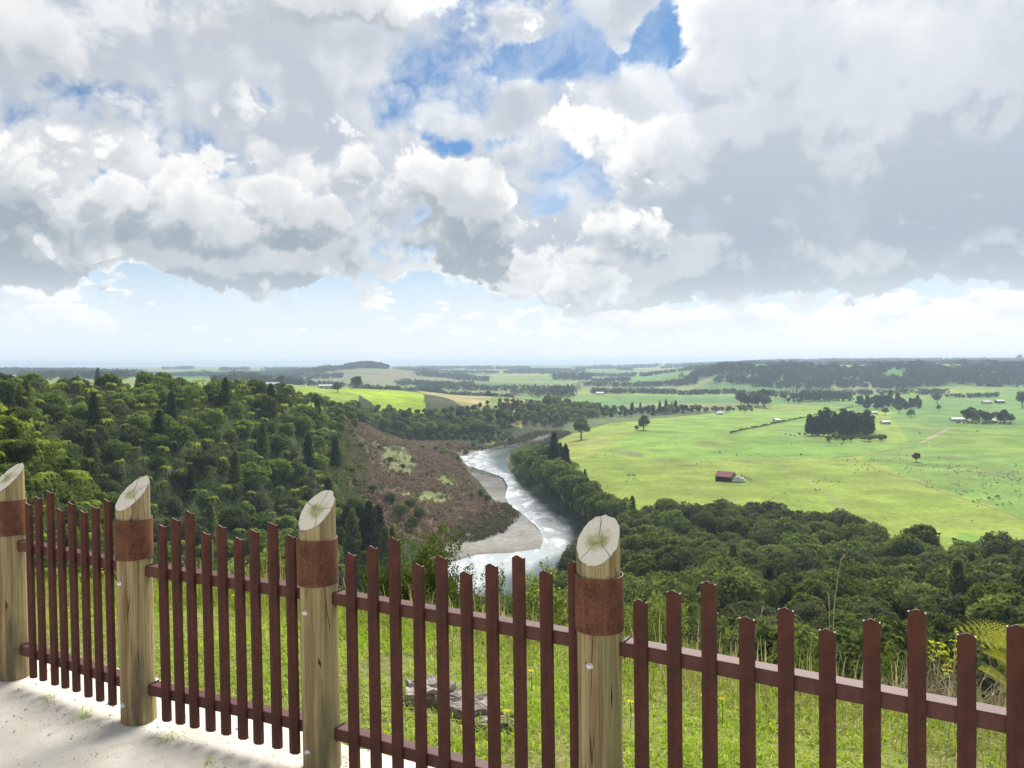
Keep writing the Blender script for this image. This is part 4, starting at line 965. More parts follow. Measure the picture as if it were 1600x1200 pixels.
gable('farmhouse', 'long pale roofed farmhouse with a drive left of the far right trees', 'house', 1497, 658, 14, 7, 2.6, 1.6, -.1, M_conc, M_greyroof)
gable('farmhouse', 'white house below the ridge at the far right', 'house', 1541, 630, 12, 7, 3.0, 1.8, .1, M_white, M_greyroof)
gable('farm_shed', 'dark open implement shed right of the white house below the ridge', 'shed', 1562, 629, 11, 7, 3.4, 1.6, 0, M_darkin, M_greyroof)
gable('farm_shed', 'grey milking shed beside the near pine grove', 'shed', 1383, 663, 8, 5, 2.6, 1.2, .2, M_white, M_greyroof)
gable('farm_shed', 'small white shed in the clearing between the two groves', 'shed', 1366, 647, 6, 4, 2.3, .9, 0, M_white, M_greyroof, windows=1)
gable('farmhouse', 'white house on the plain beyond the far river bank', 'house', 937, 616, 14, 9, 3.2, 2.2, .1, M_white, M_greyroof)
gable('farmhouse', 'pink-roofed house on the left plateau above the bush', 'house', 122, 0, 13, 8, 2.6, 2.6, .35, M_conc, M_pink, dist=700)
gable('farmhouse', 'white-roofed house on the plateau left of the yellow field', 'house', 510, 0, 15, 8, 3.0, 1.4, .1, M_white, M_greyroof, dist=780)
gable('farm_shed', 'pale long shed on the plateau skyline left of the white-roofed house', 'shed', 425, 0, 14, 8, 3.4, 1.4, .05, M_conc, M_greyroof, dist=790)
# mast and pylons
def mast(label, px, D, top_py, name='radio_mast', cat='mast'):
    x, y = PD(px, D); z = float(tz(x, y)); q = ray(px, top_py); H = CAMZ + q.z/q.y*D - z; m = MB(); w = max(.35, D*.00028)
    root = empty(name, (x, y, z), 0, label, cat); m.tube([(0, 0, -1), (0, 0, H*.6), (0, 0, H)], [w, w*.8, w*.45], 6); m.build('pole', M_conc, root)
    a = MB()
    for h in (.82, .92): a.box((0, 0, H*h), (H*.16, w*.6, w*.6))
    a.build('crossarm', M_conc, root)
mast('pale slender mast standing before the wooded terrace', 1121, 1560, 594); mast('thin mast on the left skyline', 225, 3000, 564)
mast('left of two power pylons on the right skyline', 1247, 4300, 555, 'power_pylon', 'pylon'); mast('right of two power pylons on the right skyline', 1258, 4350, 556, 'power_pylon', 'pylon'); mast('lone pylon on the skyline farther right', 1407, 4300, 555, 'power_pylon', 'pylon')
x, y = PD(1593, 4300); plant('field', x, y, 3.6, 'tall lone tree breaking the skyline at the far right', None, sz=1.)
# animals
def beast_mesh(name, mat, L, H, seed, dark=None):
    """one skinned body: trunk, neck and head, four jointed legs, tail"""
    J = [(0, 0, H*.66), (L*.30, 0, H*.68), (-L*.30, 0, H*.66), (L*.44, 0, H*.78), (L*.58, 0, H*.80), (L*.68, 0, H*.70), (-L*.42, 0, H*.62), (-L*.45, 0, H*.35)]
    E = [(0, 1), (0, 2), (1, 3), (3, 4), (4, 5), (2, 6), (6, 7)]; Rr = [H*.25, H*.23, H*.24, H*.13, H*.11, H*.06, H*.05, H*.025]
    for sx, root in ((.28, 1), (-.28, 2)):
        for sy in (-1, 1):
            b = len(J); k = .03 if sx > 0 else -.05
            J += [(L*sx, sy*H*.12, H*.42), (L*(sx+k), sy*H*.13, H*.22), (L*(sx+k*.4), sy*H*.13, .0)]; Rr += [H*.085, H*.05, H*.045]; E += [(root, b), (b, b+1), (b+1, b+2)]
    me = bpy.data.meshes.new(name); me.from_pydata(J, E, []); o = bpy.data.objects.new(name, me); C.objects.link(o)
    md = o.modifiers.new('Skin', 'SKIN'); o.modifiers.new('Sub', 'SUBSURF').levels = 1; o.modifiers[-1].render_levels = 1
    for v, r in zip(me.skin_vertices[0].data, Rr): v.radius = (r, r)
    me.skin_vertices[0].data[0].use_root = True
    dg = bpy.context.evaluated_depsgraph_get(); out = bpy.data.meshes.new_from_object(o.evaluated_get(dg)); bpy.data.objects.remove(o); out.name = name
    out.materials.clear(); out.materials.append(mat); out.polygons.foreach_set('use_smooth', [True]*len(out.polygons)); return out
M_fleece = plain('cream_fleece', (.60, .55, .42), .95, .1, .15, 4.); M_tan = plain('tan_fleece', (.40, .30, .19), .95, .1, .2, 4.); M_hide = plain('black_hide', (.022, .020, .018), .7, .2, .3, 2.)
sheepA, sheepB, cowM = beast_mesh('sheep_body', M_fleece, 1.15, .85, 1), beast_mesh('tan_sheep_body', M_tan, 1.15, .85, 2), beast_mesh('cow_body', M_hide, 2.0, 1.4, 3)
fl = random.Random(77); spots = []
for cx, cy, rx, ry, n in ((1318, 716, 12, 5, 9), (1364, 719, 9, 3, 9), (1404, 719, 14, 4, 13), (1352, 727, 10, 6, 6), (1445, 727, 10, 5, 8), (1420, 734, 12, 6, 10), (1448, 755, 12, 6, 12), (1480, 732, 22, 5, 20), (1512, 738, 24, 5, 22), (1535, 742, 12, 5, 12), (1570, 745, 18, 8, 24), (1500, 757, 16, 4, 12), (1541, 759, 12, 4, 12), (1505, 770, 16, 4, 9), (1592, 772, 8, 8, 6), (1585, 752, 14, 6, 10), (1560, 790, 20, 6, 6)):
    for _ in range(n):
        x, y = P(cx + fl.gauss(0, rx*.6), cy + fl.gauss(0, ry*.6), -60)
        if all((x-a)**2 + (y-b)**2 > 2.2 for a, b in spots): spots.append((x, y))
for i, (x, y) in enumerate(spots):
    t = fl.random() < .55
    o = link('sheep', sheepA if t else sheepB, None, (x, y, float(tz(x, y))), (0, 0, fl.uniform(0, 6.28)))
    tag(o, 'cream sheep in the scattered flock on the right paddock' if t else 'tan dirty-fleeced sheep in the scattered flock on the right paddock', 'sheep', 'sheep on the right paddock')
for px, py, lab in ((1457, 833, 'black cow standing beyond the bush, leftmost of three near the bright grass'), (1465, 838, 'black cow in the middle of the three near the bright grass'), (1492, 847, 'black cow nearest the bush, rightmost of three near the bright grass'), (1252, 711, 'dark cow alone on the green strip below the near grove'), (1315, 695, 'dark cow alone on the green strip under the hedge shrubs'), (1125, 709, 'dark cow alone in the middle of the big pasture'), (1527, 675, 'dark cow on the paddock below the far right farmhouse'), (1545, 781, 'dark cow left of the edge in the sheep paddock'), (1558, 779, 'dark cow right of another in the sheep paddock'), (1437, 678, 'pale brown cow by the track on the green paddock')):
    x, y = P(px, py, -60); o = link('cow', cowM, None, (x, y, float(tz(x, y))), (0, 0, fl.uniform(0, 6.28))); tag(o, lab.replace('pale brown', 'dark'), 'cow')

# ================================================================ the fence
def rust_mat(name, a, b, rough=.75, grain=220.):
    m, nt, out = new_mat(name); co = obj_co(nt)
    n = noise(nt, co, 9., 6, .65); g = noise(nt, co, grain, 3, .7)
    st = noise(nt, vmath(nt, 'MULTIPLY', co, (40., 40., 2.)), 1., 4, .6)
    c = mix(nt, (n * .5 + g * .35 + st * .25).step(.38, .72), a, b)
    principled(nt, out, c, rough, .35, g + n * .5, .35, .002); return m
M_pick = rust_mat('oxide_red_steel', (.048, .017, .012), (.120, .037, .024))
M_rail = rust_mat('oxide_red_rail', (.065, .021, .016), (.130, .041, .032), .5)
M_collar = rust_mat('rusted_band', (.060, .023, .013), (.245, .095, .048), .75, 110.)
M_edge = plain('bare_cut_steel', (.46, .35, .30), .7, .2, .2, 60.)
M_brk = plain('dark_bracket', (.018, .018, .020), .55, .4, .3, 20.)
M_bolt = plain('galvanised_bolt', (.62, .60, .56), .32, .5, .12, 60., metal=.85)
def timber_mat():
    m, nt, out = new_mat('weathered_pole'); co = obj_co(nt)
    st = vmath(nt, 'MULTIPLY', co, (16., 16., .9))
    g1 = noise(nt, st, 1.6, 6, .62, .6); g2 = noise(nt, vmath(nt, 'MULTIPLY', co, (60., 60., 2.)), 1.5, 4, .6)
    c = mix(nt, g1.step(.30, .70), (.225, .150, .070), (.475, .370, .200))
    c = mix(nt, g2.step(.50, .72, 0., .40), c, (.17, .11, .05))
    c = mix(nt, noise(nt, vmath(nt, 'MULTIPLY', co, (9., 9., 1.6)), 1., 5, .6).step(.50, .66, 0., .80), c, (.120, .098, .068))   # dirt bands
    rn = S(nt, nt.nodes.new('ShaderNodeObjectInfo').outputs['Random'])
    x, y, z = sep(nt, co)
    alg = noise(nt, vmath(nt, 'MULTIPLY', co, (11., 11., 1.0)), 1., 6, .65).step(.40, .72) * attr(nt, 'moss')
    c = mix(nt, alg, c, (.165, .185, .070))
    # drying cracks run down the grain
    ang = y.m('ARCTAN2', x)
    cv = comb(nt, ang * 2.2 + rn * 20., z * .55, rn * 9.)
    ck = voro(nt, vmath(nt, 'ADD', cv, vmath(nt, 'SCALE', noise(nt, vmath(nt, 'MULTIPLY', co, (6., 6., 5.)), 1., 3, out=1), scale=.10)), 1.7, 0, feature='DISTANCE_TO_EDGE')
    crack = ck.step(.022, .004)* noise(nt, comb(nt, ang, z * 2.0, rn * 5.), 1.3, 2).step(.42, .55)
    c = mix(nt, crack, c, (.025, .018, .010))
    # a knot or two
    kn = voro(nt, comb(nt, ang * .9, z * 2.2, rn * 7.), 1.1)
    c = mix(nt, kn.step(.075, .03), c, (.09, .055, .03))
    principled(nt, out, c, .82, .2, g1 * .5 + g2 * .3 - crack * 2.0, .45, .004); return m
M_pole = timber_mat()
def endgrain_mat():
    m, nt, out = new_mat('sawn_end_grain'); co = obj_co(nt); x, y, z = sep(nt, co)
    wob = noise(nt, co, 14., 4, .6)
    r = comb(nt, x, y, 0.); rad = vmath(nt, 'LENGTH', r) + (wob - .5) * .030
    ring = (rad * 720.).m('SINE')
    c = mix(nt, ring.step(-.3, .95), (.80, .73, .60), (.70, .62, .48))
    c = mix(nt, noise(nt, co, 30., 5, .65).step(.45, .75, 0., .35), c, (.50, .44, .34))
    rn = S(nt, nt.nodes.new('ShaderNodeObjectInfo').outputs['Random'])
    mo = (noise(nt, vmath(nt, 'ADD', co, comb(nt, rn * 3., rn * 7., 0.)), 19., 6, .65) - .5) * 1.9 + rad.step(.072, .012, -.30, .40)
    c = mix(nt, mo.step(-.15, .45, 0., .75), c, (.36, .37, .12)); c = mix(nt, mo.step(.2, .8, 0., .75), c, (.15, .20, .04))
    # radial splits
    ang = y.m('ARCTAN2', x) + (wob - .5) * .35
    sp = (ang * 2.5 + rn * 6.).m('SINE').m('ABSOLUTE'); sp = (sp * rad).step(.0042, .0018) * rad.step(.010, .03) * noise(nt, comb(nt, ang, rn * 9., 0.), 1.2, 1).step(.40, .50)
    c = mix(nt, sp, c, (.03, .022, .014))
    principled(nt, out, c, .8, .2, ring * .2 - sp * 3.0, .4, .002); return m
M_end = endgrain_mat()

fence = empty('picket_fence', (-.6, 3.0, 0), 0., 'oxide red steel picket fence on round timber posts at the lookout edge', 'fence')
FO = Vector((-.6, 3.0, 0))
LEAN = -.010
POSTS = [(-2.70, 4.12), (-1.775, 3.60), (-.800, 3.165), (.302, 2.60), (1.50, 1.90)]
PR = .0745
def make_post(px_, py_, idx):
    """round pole with a raking top cut that faces the lookout"""
    n = 40; q = random.Random(idx); V, Q, mi = [], [], []
    tilt = Vector((-.5, -.87)); zs = [-.25, .0, .12, .25, .4, .55, .7, .8, .9, .985]
    wob = [q.uniform(-.0025, .0025) for _ in range(n)]
    for z in zs:
        for k in range(n):
            t = 6.28319*k/n; r = PR*(1.03 - .035*max(z, 0)) + wob[k] + .0012*math.sin(z*9+k)
            V.append((r*math.cos(t), r*math.sin(t), z))
    def cutz(x, y): return 1.098 - (x*tilt.x + y*tilt.y)*.97
    for dr, dz in ((1., -.004), (.985, .0)):
        for k in range(n):
            t = 6.28319*k/n; r = (PR*.997 + wob[k])*dr; x, y = r*math.cos(t), r*math.sin(t); V.append((x, y, cutz(x, y) + dz))
    m = len(zs)+1
    for i in range(m):
        for k in range(n):
            k2 = (k+1) % n; Q.append((i*n+k, i*n+k2, (i+1)*n+k2, (i+1)*n+k))
    me = bpy.data.meshes.new('wooden_post'); me.from_pydata(V, [], Q); me.materials.append(M_pole)
    at = me.attributes.new('moss', 'FLOAT', 'POINT')
    at.data.foreach_set('value', [[.25, .2, .45, 1.0, .5][idx]]*len(V))
    me.polygons.foreach_set('use_smooth', [True]*len(Q))
    po = link('wooden_post', me, fence, Vector((px_, py_, 0)) - FO)
    po.rotation_euler = (0, LEAN, 0)
    # sawn top as its own disc in the cut plane, so the rings run true
    nx = Vector((tilt.x*.97, tilt.y*.97, 1)).normalized(); ux = Vector((tilt.y, -tilt.x, 0)).normalized(); uy = nx.cross(ux)
    M = Matrix((ux, uy, nx)).transposed()
    ring = [V[(m)*n+k] for k in range(n)]; c = Vector((0, 0, 1.098)); Mi = M.transposed()
    vv, ff = [], []
    for s in (1., .75, .5, .25):
        for p in ring: vv.append(tuple(Mi @ ((Vector(p)-c)*s)))
    vv.append((0, 0, 0))
    for i in range(3):
        for k in range(n): k2 = (k+1) % n; ff.append((i*n+k, i*n+k2, (i+1)*n+k2, (i+1)*n+k))
    for k in range(n): ff.append((3*n+k, 3*n+(k+1) % n, 4*n))
    tm = bpy.data.meshes.new('sawn_top'); tm.from_pydata(vv, [], ff); tm.materials.append(M_end)
    tm.polygons.foreach_set('use_smooth', [True]*len(ff))
    to = link('sawn_top', tm, po); to.location = c + nx*.0005; to.rotation_euler = M.to_euler()
    # steel band
    b = MB(); R0, R1 = PR+.0055, PR+.0085; z0, z1 = .797, .983
    b.lathe([(R0, z0), (R1, z0), (R1, z1-.001), (R1-.001, z1)], 44)
    b.cur = 1; b.lathe([(R1-.001, z1), (R0, z1)], 44); b.cur = 0; b.lathe([(R0, z1), (R0, z0)], 44)
    b.build('collar', [M_collar, M_edge], po, smooth=False)
    for p in po.children:
        if p.name.startswith('collar'): p.data.polygons.foreach_set('use_smooth', [True]*len(p.data.polygons)); p.data.set_sharp_from_angle(angle=.6)
    for z in ([.69, .115] if idx > 0 else [.69, .115]):
        a = math.atan2(tilt.y, tilt.x) - .10; bm_ = MB(); Mx = Matrix.Rotation(a, 3, 'Z') @ Matrix.Rotation(math.pi/2, 3, 'Y')
        bm_.lathe([(.0155, -.004), (.0155, .002), (.0125, .003), (.012, .0055), (.0095, .0085), (.005, .0105), (.0005, .0112)], 18, Vector((math.cos(a), math.sin(a), 0))*(PR-.001) + Vector((0, 0, z)), Mx)
        bm_.build('bolt', M_bolt, po, smooth=True)
    return po
posts = [make_post(x, y, i) for i, (x, y) in enumerate(POSTS)]
posts[3]['label'] = 'nearest post, streaked with green algae'
RAIL_T, RAIL_W, RAIL_H = .765, .058, .050
RAIL_B = .205
def picket_mesh(h, zb):
    """pressed pale: shallow ridge toward the lookout, side returns behind, peaked top with bare cut edge"""
    w, t = .0225, .0036
    prof = [(-w, .017), (-w, 0.), (0, -.0085), (w, 0.), (w, .017)]; inner = [(-w+t, .017), (-w+t, t*.8), (0, -.0085+t), (w-t, t*.8), (w-t, .017)]
    top = [h, h, h+.013, h, h]
    V = [(x, y, zb) for x, y in prof] + [(x, y, zz) for (x, y), zz in zip(prof, top)] + [(x, y, zb) for x, y in inner] + [(x, y, zz) for (x, y), zz in zip(inner, top)]
    Q, mi = [], []
    for i in range(4):
        Q += [(i, i+1, 6+i, 5+i), (10+i+1, 10+i, 15+i, 16+i), (i+1, i, 10+i, 11+i)]; mi += [0, 0, 0]
        Q.append((5+i, 6+i, 16+i, 15+i)); mi.append(1)
    Q += [(0, 5, 15, 10), (4, 14, 19, 9)]; mi += [0, 0]
    me = bpy.data.meshes.new('picket'); me.from_pydata(V, [], Q); me.materials.append(M_pick); me.materials.append(M_edge)
    me.polygons.foreach_set('material_index', mi); me.update(); return me
# picket columns and top heights read off along each span: (photo column, photo row of the top)
SPANS = [
 (0, [(41, 786), (56, 776), (74, 767), (91, 795), (108, 785), (127, 798), (145, 791), (164, 780), (184, 795)]),
 (1, [(250, 820), (271, 810), (293, 799), (319, 832), (343, 821), (370, 840), (394, 828), (423, 817), (451, 836)]),
 (2, [(545, 864), (579, 853), (613, 840), (651, 881), (687, 869), (726, 893), (766, 881), (808, 868), (851, 892), (896, 878)]),
 (3, [(999, 937), (1051, 923), (1106, 909), (1166, 964), (1227, 950), (1292, 983), (1362, 968), (1433, 953), (1511, 990), (1590, 977)]),
]
for si, lst in SPANS:
    a = Vector(POSTS[si]); b = Vector(POSTS[si+1]); d = (b-a).normalized(); nrm = Vector((-d.y, d.x)); ang = math.atan2(d.y, d.x)
    L = (b-a).length
    for z, nm in ((RAIL_T, 'rail'), (RAIL_B, 'rail')):
        r = MB(); r.box((0, 0, 0), (L-2*PR+.012, RAIL_W, RAIL_H))
        mid = (a+b)/2 + nrm*.018
        r.build(nm, M_rail, fence, bevel=.005, loc=Vector((mid.x, mid.y, z-RAIL_H/2)) - FO, rot=(0, 0, ang))
        for e, pt in ((1, a + d*(PR+.010)), (-1, b - d*(PR+.010))):
            k = MB(); k.box((0, 0, 0), (.006, .052, .060)); k.box((e*.020, RAIL_W/2+.004, 0), (.038, .004, .044))
            k.build('bracket', M_brk, fence, loc=Vector((pt.x+nrm.x*.018, pt.y+nrm.y*.018, z-RAIL_H/2)) - FO, rot=(0, 0, ang))
    if si == 0: a2 = a
    for px, py in lst:
        rr = ray(px, py+8); # the span's face line in plan, met by the line of sight
        o = a - nrm*(RAIL_W/2 + .002 - .018 + .016)
        den = rr.x*d.y - rr.y*d.x; t = (o.x*d.y - o.y*d.x)/den
        hx, hy = rr.x*t, rr.y*t; zt = CAMZ + ray(px, py).z/ray(px, py).xy.length*Vector((hx, hy)).length
        k = LEAN*zt
        po = link('picket', picket_mesh(zt - .010, .065 + random.uniform(-.004, .004)), fence, Vector((hx - k*1.0, hy, 0)) - FO, (0, LEAN, ang))

# ---------------------------------------------------------------- lookout surface of pale crushed stone
def build_gravel():
    m, nt, out = new_mat('pale_gravel'); pos = geo_pos(nt)
    v = voro(nt, pos, 260.); n = noise(nt, pos, 3.2, 6, .6); g = noise(nt, pos, 190., 3, .7); v2 = voro(nt, pos, 95.)
    c = mix(nt, n.step(.32, .70), (.74, .67, .55), (.88, .82, .70))
    c = mix(nt, g.step(.60, .78, 0., .45), c, (.46, .40, .31)); c = mix(nt, v2.step(.16, .07, 0., .6), c, (.84, .82, .78))
    principled(nt, out, c, .9, .15, v * .5 + g * .6 + v2 * .4, .7, .006)
    nu, nv = 130, 60; u = np.linspace(-7.5, 4.0, nu); w = np.linspace(-4.5, 1, nv)
    U, W = np.meshgrid(u, w); edge = 2.62 + .035*np.sin(U*3.1) + .02*np.sin(U*9.7+1) + .02*np.sin(U*31.)
    Nn = np.where(W < 0, 2.2 + W*1.25, 2.2 + (edge-2.2)*W)
    X = U*TF.x + Nn*NF.x; Y = U*TF.y + Nn*NF.y
    Z = tz(X, Y) + .022 + .006*wig(X, Y, 3.1) + .003*wig(X, Y, 17.); Z = np.where(W > .97, tz(X, Y) - .01, Z)
    i = np.arange(nv-1)[:, None]*nu; j = np.arange(nu-1)[None]
    Q = np.stack([i+j, i+j+1, i+nu+j+1, i+nu+j], -1).reshape(-1, 4)
    tag(link('gravel_path', mesh_np('gravel_path', np.stack([X, Y, Z], -1).reshape(-1, 3), Q, m, smooth=True)), 'pale crushed stone surface of the lookout', kind='structure')
    # loose stones
    r = np.random.default_rng(31); n = 2600; uu = r.uniform(-5.5, 1.5, n); vv = 2.72 - np.abs(r.normal(size=n))*.55
    X = uu*TF.x + vv*NF.x; Y = uu*TF.y + vv*NF.y; s = .0025 + .006*r.random(n)**3
    ok = Y > .8; X, Y, s = X[ok], Y[ok], s[ok]; n = len(X); Zg = tz(X, Y) + .024
    oc = np.array([(1, 0, 0), (0, 1, 0), (-1, 0, 0), (0, -1, 0), (0, 0, .7), (0, 0, -.7)], float)
    V = oc[None]*s[:, None, None]*(.6+.8*r.random((n, 6, 1))) + np.stack([X, Y, Zg], -1)[:, None]
    f = np.array([(0, 1, 4), (1, 2, 4), (2, 3, 4), (3, 0, 4), (1, 0, 5), (2, 1, 5), (3, 2, 5), (0, 3, 5)])
    tag(link('gravel_stones', mesh_np('gravel_stones', V.reshape(-1, 3), (np.arange(n)[:, None, None]*6 + f).reshape(-1, 3), plain('stone_chips', (.62, .56, .46), .9, .2, .3, 90.))), 'loose stone chips lying on the pale surface', kind='stuff')
build_gravel()

# ---------------------------------------------------------------- grass
def blades(name, label, X, Y, h, w, mat, seed, bend=.5, kind='stuff', base=None):
    r = np.random.default_rng(seed); n = len(X); Z = (tz(X, Y) if base is None else base) - .01
    a = r.uniform(0, 6.283, n); dx, dy = np.cos(a), np.sin(a); b = bend*(.3+.9*r.random(n))*h
    wx, wy = -dy*w/2, dx*w/2
    p0 = np.stack([X, Y, Z], -1); p1 = p0 + np.stack([dx*b*.18, dy*b*.18, h*.55], -1); p2 = p0 + np.stack([dx*b*.62, dy*b*.62, h*.90*(1-.25*bend)], -1); p3 = p0 + np.stack([dx*b, dy*b, h*(1-.45*bend)], -1)
    W = np.stack([wx, wy, 0*wx], -1)
    V = np.stack([p0-W, p0+W, p1+W*.9, p1-W*.9, p2+W*.55, p2-W*.55, p3+W*.08, p3-W*.08], 1)
    f = np.array([(0, 1, 2, 3), (3, 2, 4, 5), (5, 4, 6, 7)])
    Q = (np.arange(n)[:, None, None]*8 + f).reshape(-1, 4)
    o = link(name, mesh_np(name, V.reshape(-1, 3), Q, mat, {'tint': np.repeat(r.random(n)*.6 + .4*(wig(X, Y, 2.3)*.5+.5), 8)}))
    return tag(o, label, kind=kind)
def build_grass():
    r = np.random.default_rng(41)
    def area(n, u0, u1, n0, n1):
        u = r.uniform(u0, u1, n); v = r.uniform(n0, n1, n); X = u*TF.x + v*NF.x; Y = u*TF.y + v*NF.y
        return X, Y, v
    X, Y, v = area(150000, -8.5, 3.8, 2.55, 5.9)
    edge = 2.60 + .035*np.sin((X*TF.x+Y*TF.y)*3.1) + .07*r.normal(size=len(X))
    s = strip_s(X, Y); k = (v > edge) & (s < 1.3) & (wig(X, Y, 2.6) + .5*wig(X, Y, 6.) + r.normal(size=len(X))*.35 > -.55)
    X, Y = X[k], Y[k]; tall = wig(X, Y, 1.7)*.5+.5
    h = (.022 + .050*r.random(len(X))**1.5)*(.7 + 1.3*tall**2)
    blades('grass', 'bright green grass on the strip below the fence', X, Y, h, .0045 + .0035*r.random(len(X)), M_grass, 1, 1.0)
    X, Y, v = area(42000, -8.5, 3.8, 2.60, 5.6); k = (wig(X, Y, 2.6) + .6*wig(Y, X, 5.3) + r.normal(size=len(X))*.3 < .18) & (strip_s(X, Y) < 1.2)
    X, Y = X[k], Y[k]; h = .02 + .07*r.random(len(X))
    blades('dry_grass', 'straw-coloured dead grass among the green blades', X, Y, h, .0022 + .002*r.random(len(X)), M_dry, 2, 1.3)
    # rank dry grass along the break of slope
    u = r.uniform(-8, 4, 9000); off = r.normal(size=9000)*.3 + .25
    v = 4.2 + off; X = u*TF.x + v*NF.x; Y = u*TF.y + v*NF.y; s = strip_s(X, Y); k = (s > -.45) & (s < .9) & (wig(X, Y, 1.9) + r.normal(size=9000)*.4 > np.where(u > .1, -.15, .22)) & (u < 1.6)
    X, Y = X[k], Y[k]; h = .08 + .30*r.random(len(X))**2.2
    blades('rank_grass', 'long pale grass leaning along the edge of the slope', X, Y, h, .003 + .002*r.random(len(X)), M_dry, 3, .22)
    u = r.uniform(-9, 4, 16000); v = 4.3 + r.normal(size=16000)*.45; X = u*TF.x + v*NF.x; Y = u*TF.y + v*NF.y
    yl = r.uniform(4.6, 6.6, 9000); xl = r.uniform(-7, -1., 9000); X = np.concatenate([X, xl]); Y = np.concatenate([Y, yl])
    s = strip_s(X, Y); k = (s > -.7) & (s < 1.1); X, Y = X[k], Y[k]; h = .05 + .16*r.random(len(X))**1.8
    blades('edge_grass', 'olive green grass and weeds where the slope breaks', X, Y, h, .0045 + .003*r.random(len(X)), M_gorse2, 4, .7)
M_gorse2 = leaf_mat('olive_grass', (.13, .18, .035), (.36, .38, .11), .45)
build_grass()

# ---------------------------------------------------------------- shrubs on the edge
def spiky_mesh(name, seed, H, R_, stems, per, leaf, mat, asp=.22, spread=.6, droop=0.):
    """upright stems clothed in short narrow leaves"""
    r = np.random.default_rng(seed); ps, ns, sz = [], [], []
    for i in range(stems):
        a = r.uniform(0, 6.283); lean = spread*r.random()**.6*R_; L = H*r.uniform(.55, 1.); n = int(per*L/H)
        t = r.random(n)**.8; bx = .15*R_*r.normal(size=2)
        cx = bx[0] + np.cos(a)*lean*t**1.3; cy = bx[1] + np.sin(a)*lean*t**1.3; cz = L*t - droop*L*t**3
        q = r.normal(size=(n, 3)); q /= np.linalg.norm(q, axis=1, keepdims=True); rad = leaf*1.3*(1.15-t*.75)
        ps.append(np.stack([cx, cy, cz], 1) + q*rad[:, None]); ns.append(q); sz.append(leaf*(.6+.7*r.random(n))*(1.1-.4*t))
        k = r.integers(2, 5)
        for _ in range(k):      # side shoots
            t0 = r.uniform(.35, .9); a2 = r.uniform(0, 6.283); l2 = L*.28*(1.1-t0); m = max(6, int(n*.22)); u = r.random(m)
            px_ = bx[0] + np.cos(a)*lean*t0**1.3 + np.cos(a2)*l2*u*.7; py_ = bx[1] + np.sin(a)*lean*t0**1.3 + np.sin(a2)*l2*u*.7; pz_ = L*t0 + l2*u*.9
            q = r.normal(size=(m, 3)); q /= np.linalg.norm(q, axis=1, keepdims=True)
            ps.append(np.stack([px_, py_, pz_], 1) + q*(leaf*1.1*(1.1-u*.7))[:, None]); ns.append(q); sz.append(leaf*(.6+.6*r.random(m)))
    p = np.concatenate(ps); nn = np.concatenate(ns); s = np.concatenate(sz); r2 = np.random.default_rng(seed+1)
    # leaves point outward and up along the stem
    ax = nn + np.array([0, 0, .7]); ax /= np.linalg.norm(ax, axis=1, keepdims=True)
    b = np.cross(ax, r2.normal(size=ax.shape)); b /= np.linalg.norm(b, axis=1, keepdims=True)
    V = np.stack([p, p + ax*s[:, None]*.5 + b*s[:, None]*asp, p + ax*s[:, None], p + ax*s[:, None]*.5 - b*s[:, None]*asp], 1)
    return mesh_np(name, V.reshape(-1, 3), np.arange(len(p)*4).reshape(-1, 4), mat, {'tint': np.repeat(r2.random(len(p)), 4)})
def stems_mb(seed, H, R_, n, r0=.008):
    q = random.Random(seed); m = MB()
    for i in range(n):
        a = q.uniform(0, 6.28); l = R_*q.uniform(.1, .6); h = H*q.uniform(.5, .9)
        m.tube([(0, 0, -.1), (math.cos(a)*l*.4, math.sin(a)*l*.4, h*.5), (math.cos(a)*l, math.sin(a)*l, h)], [r0, r0*.7, r0*.25], 5)
    return m
def at_edge(px, D): x, y = PD(px, D); return x, y, float(tz(x, y))
def shrub(name, label, cat, px, D, top_py, mk, mat_stem=None, zadd=0.):
    x, y, z = at_edge(px, D); zt = CAMZ + ray(px, top_py).z/ray(px, top_py).y*D; H = max(.25, zt - z)
    root = empty(name, (x, y, z), 0, label, cat)
    link('foliage', mk(H), root); stems_mb(int(px), H, H*.35, 7).build('stem', mat_stem or M_bark, root)
    return root
shrub('gorse_bush', 'tall spiky gorse bush standing before the gravel bar, tallest on the edge', 'shrub', 655, 6.9, 815, lambda H: spiky_mesh('gorse_foliage', 1, H, H*.50, 60, 330, .034, M_gorse))
shrub('gorse_bush', 'leaning gorse bush right of the tallest one, in front of the river', 'shrub', 705, 6.6, 870, lambda H: spiky_mesh('gorse_foliage', 2, H, H*.7, 48, 280, .030, M_gorse))
shrub('gorse_bush', 'low gorse bush between two pickets below the river bend', 'shrub', 760, 6.3, 905, lambda H: spiky_mesh('gorse_foliage', 3, H, H*.8, 44, 260, .028, M_gorse))
shrub('gorse_bush', 'olive gorse bush just right of the third timber post', 'shrub', 592, 7.0, 872, lambda H: spiky_mesh('gorse_foliage', 4, H, H*.6, 48, 300, .030, M_gorse))
shrub('broom_bush', 'light green leafy shrub left of the third timber post', 'shrub', 447, 7.2, 845, lambda H: spiky_mesh('broom_foliage', 5, H, H*.5, 40, 220, .045, M_broom, .34))
shrub('broom_bush', 'yellowish leafy shrub behind the pickets right of the second post', 'shrub', 396, 7.2, 862, lambda H: spiky_mesh('broom_foliage', 6, H, H*.5, 40, 220, .045, M_broom, .34))
shrub('broom_bush', 'low grey-green shrub behind the leftmost panel', 'shrub', 150, 7.3, 905, lambda H: spiky_mesh('broom_foliage', 7, H, H*.7, 36, 180, .045, M_broom, .3))
shrub('broom_bush', 'leafy shrub with small pale leaves left of the nearest post', 'shrub', 868, 6.0, 885, lambda H: spiky_mesh('broom_foliage', 8, H, H*.55, 36, 200, .04, M_broom, .36))
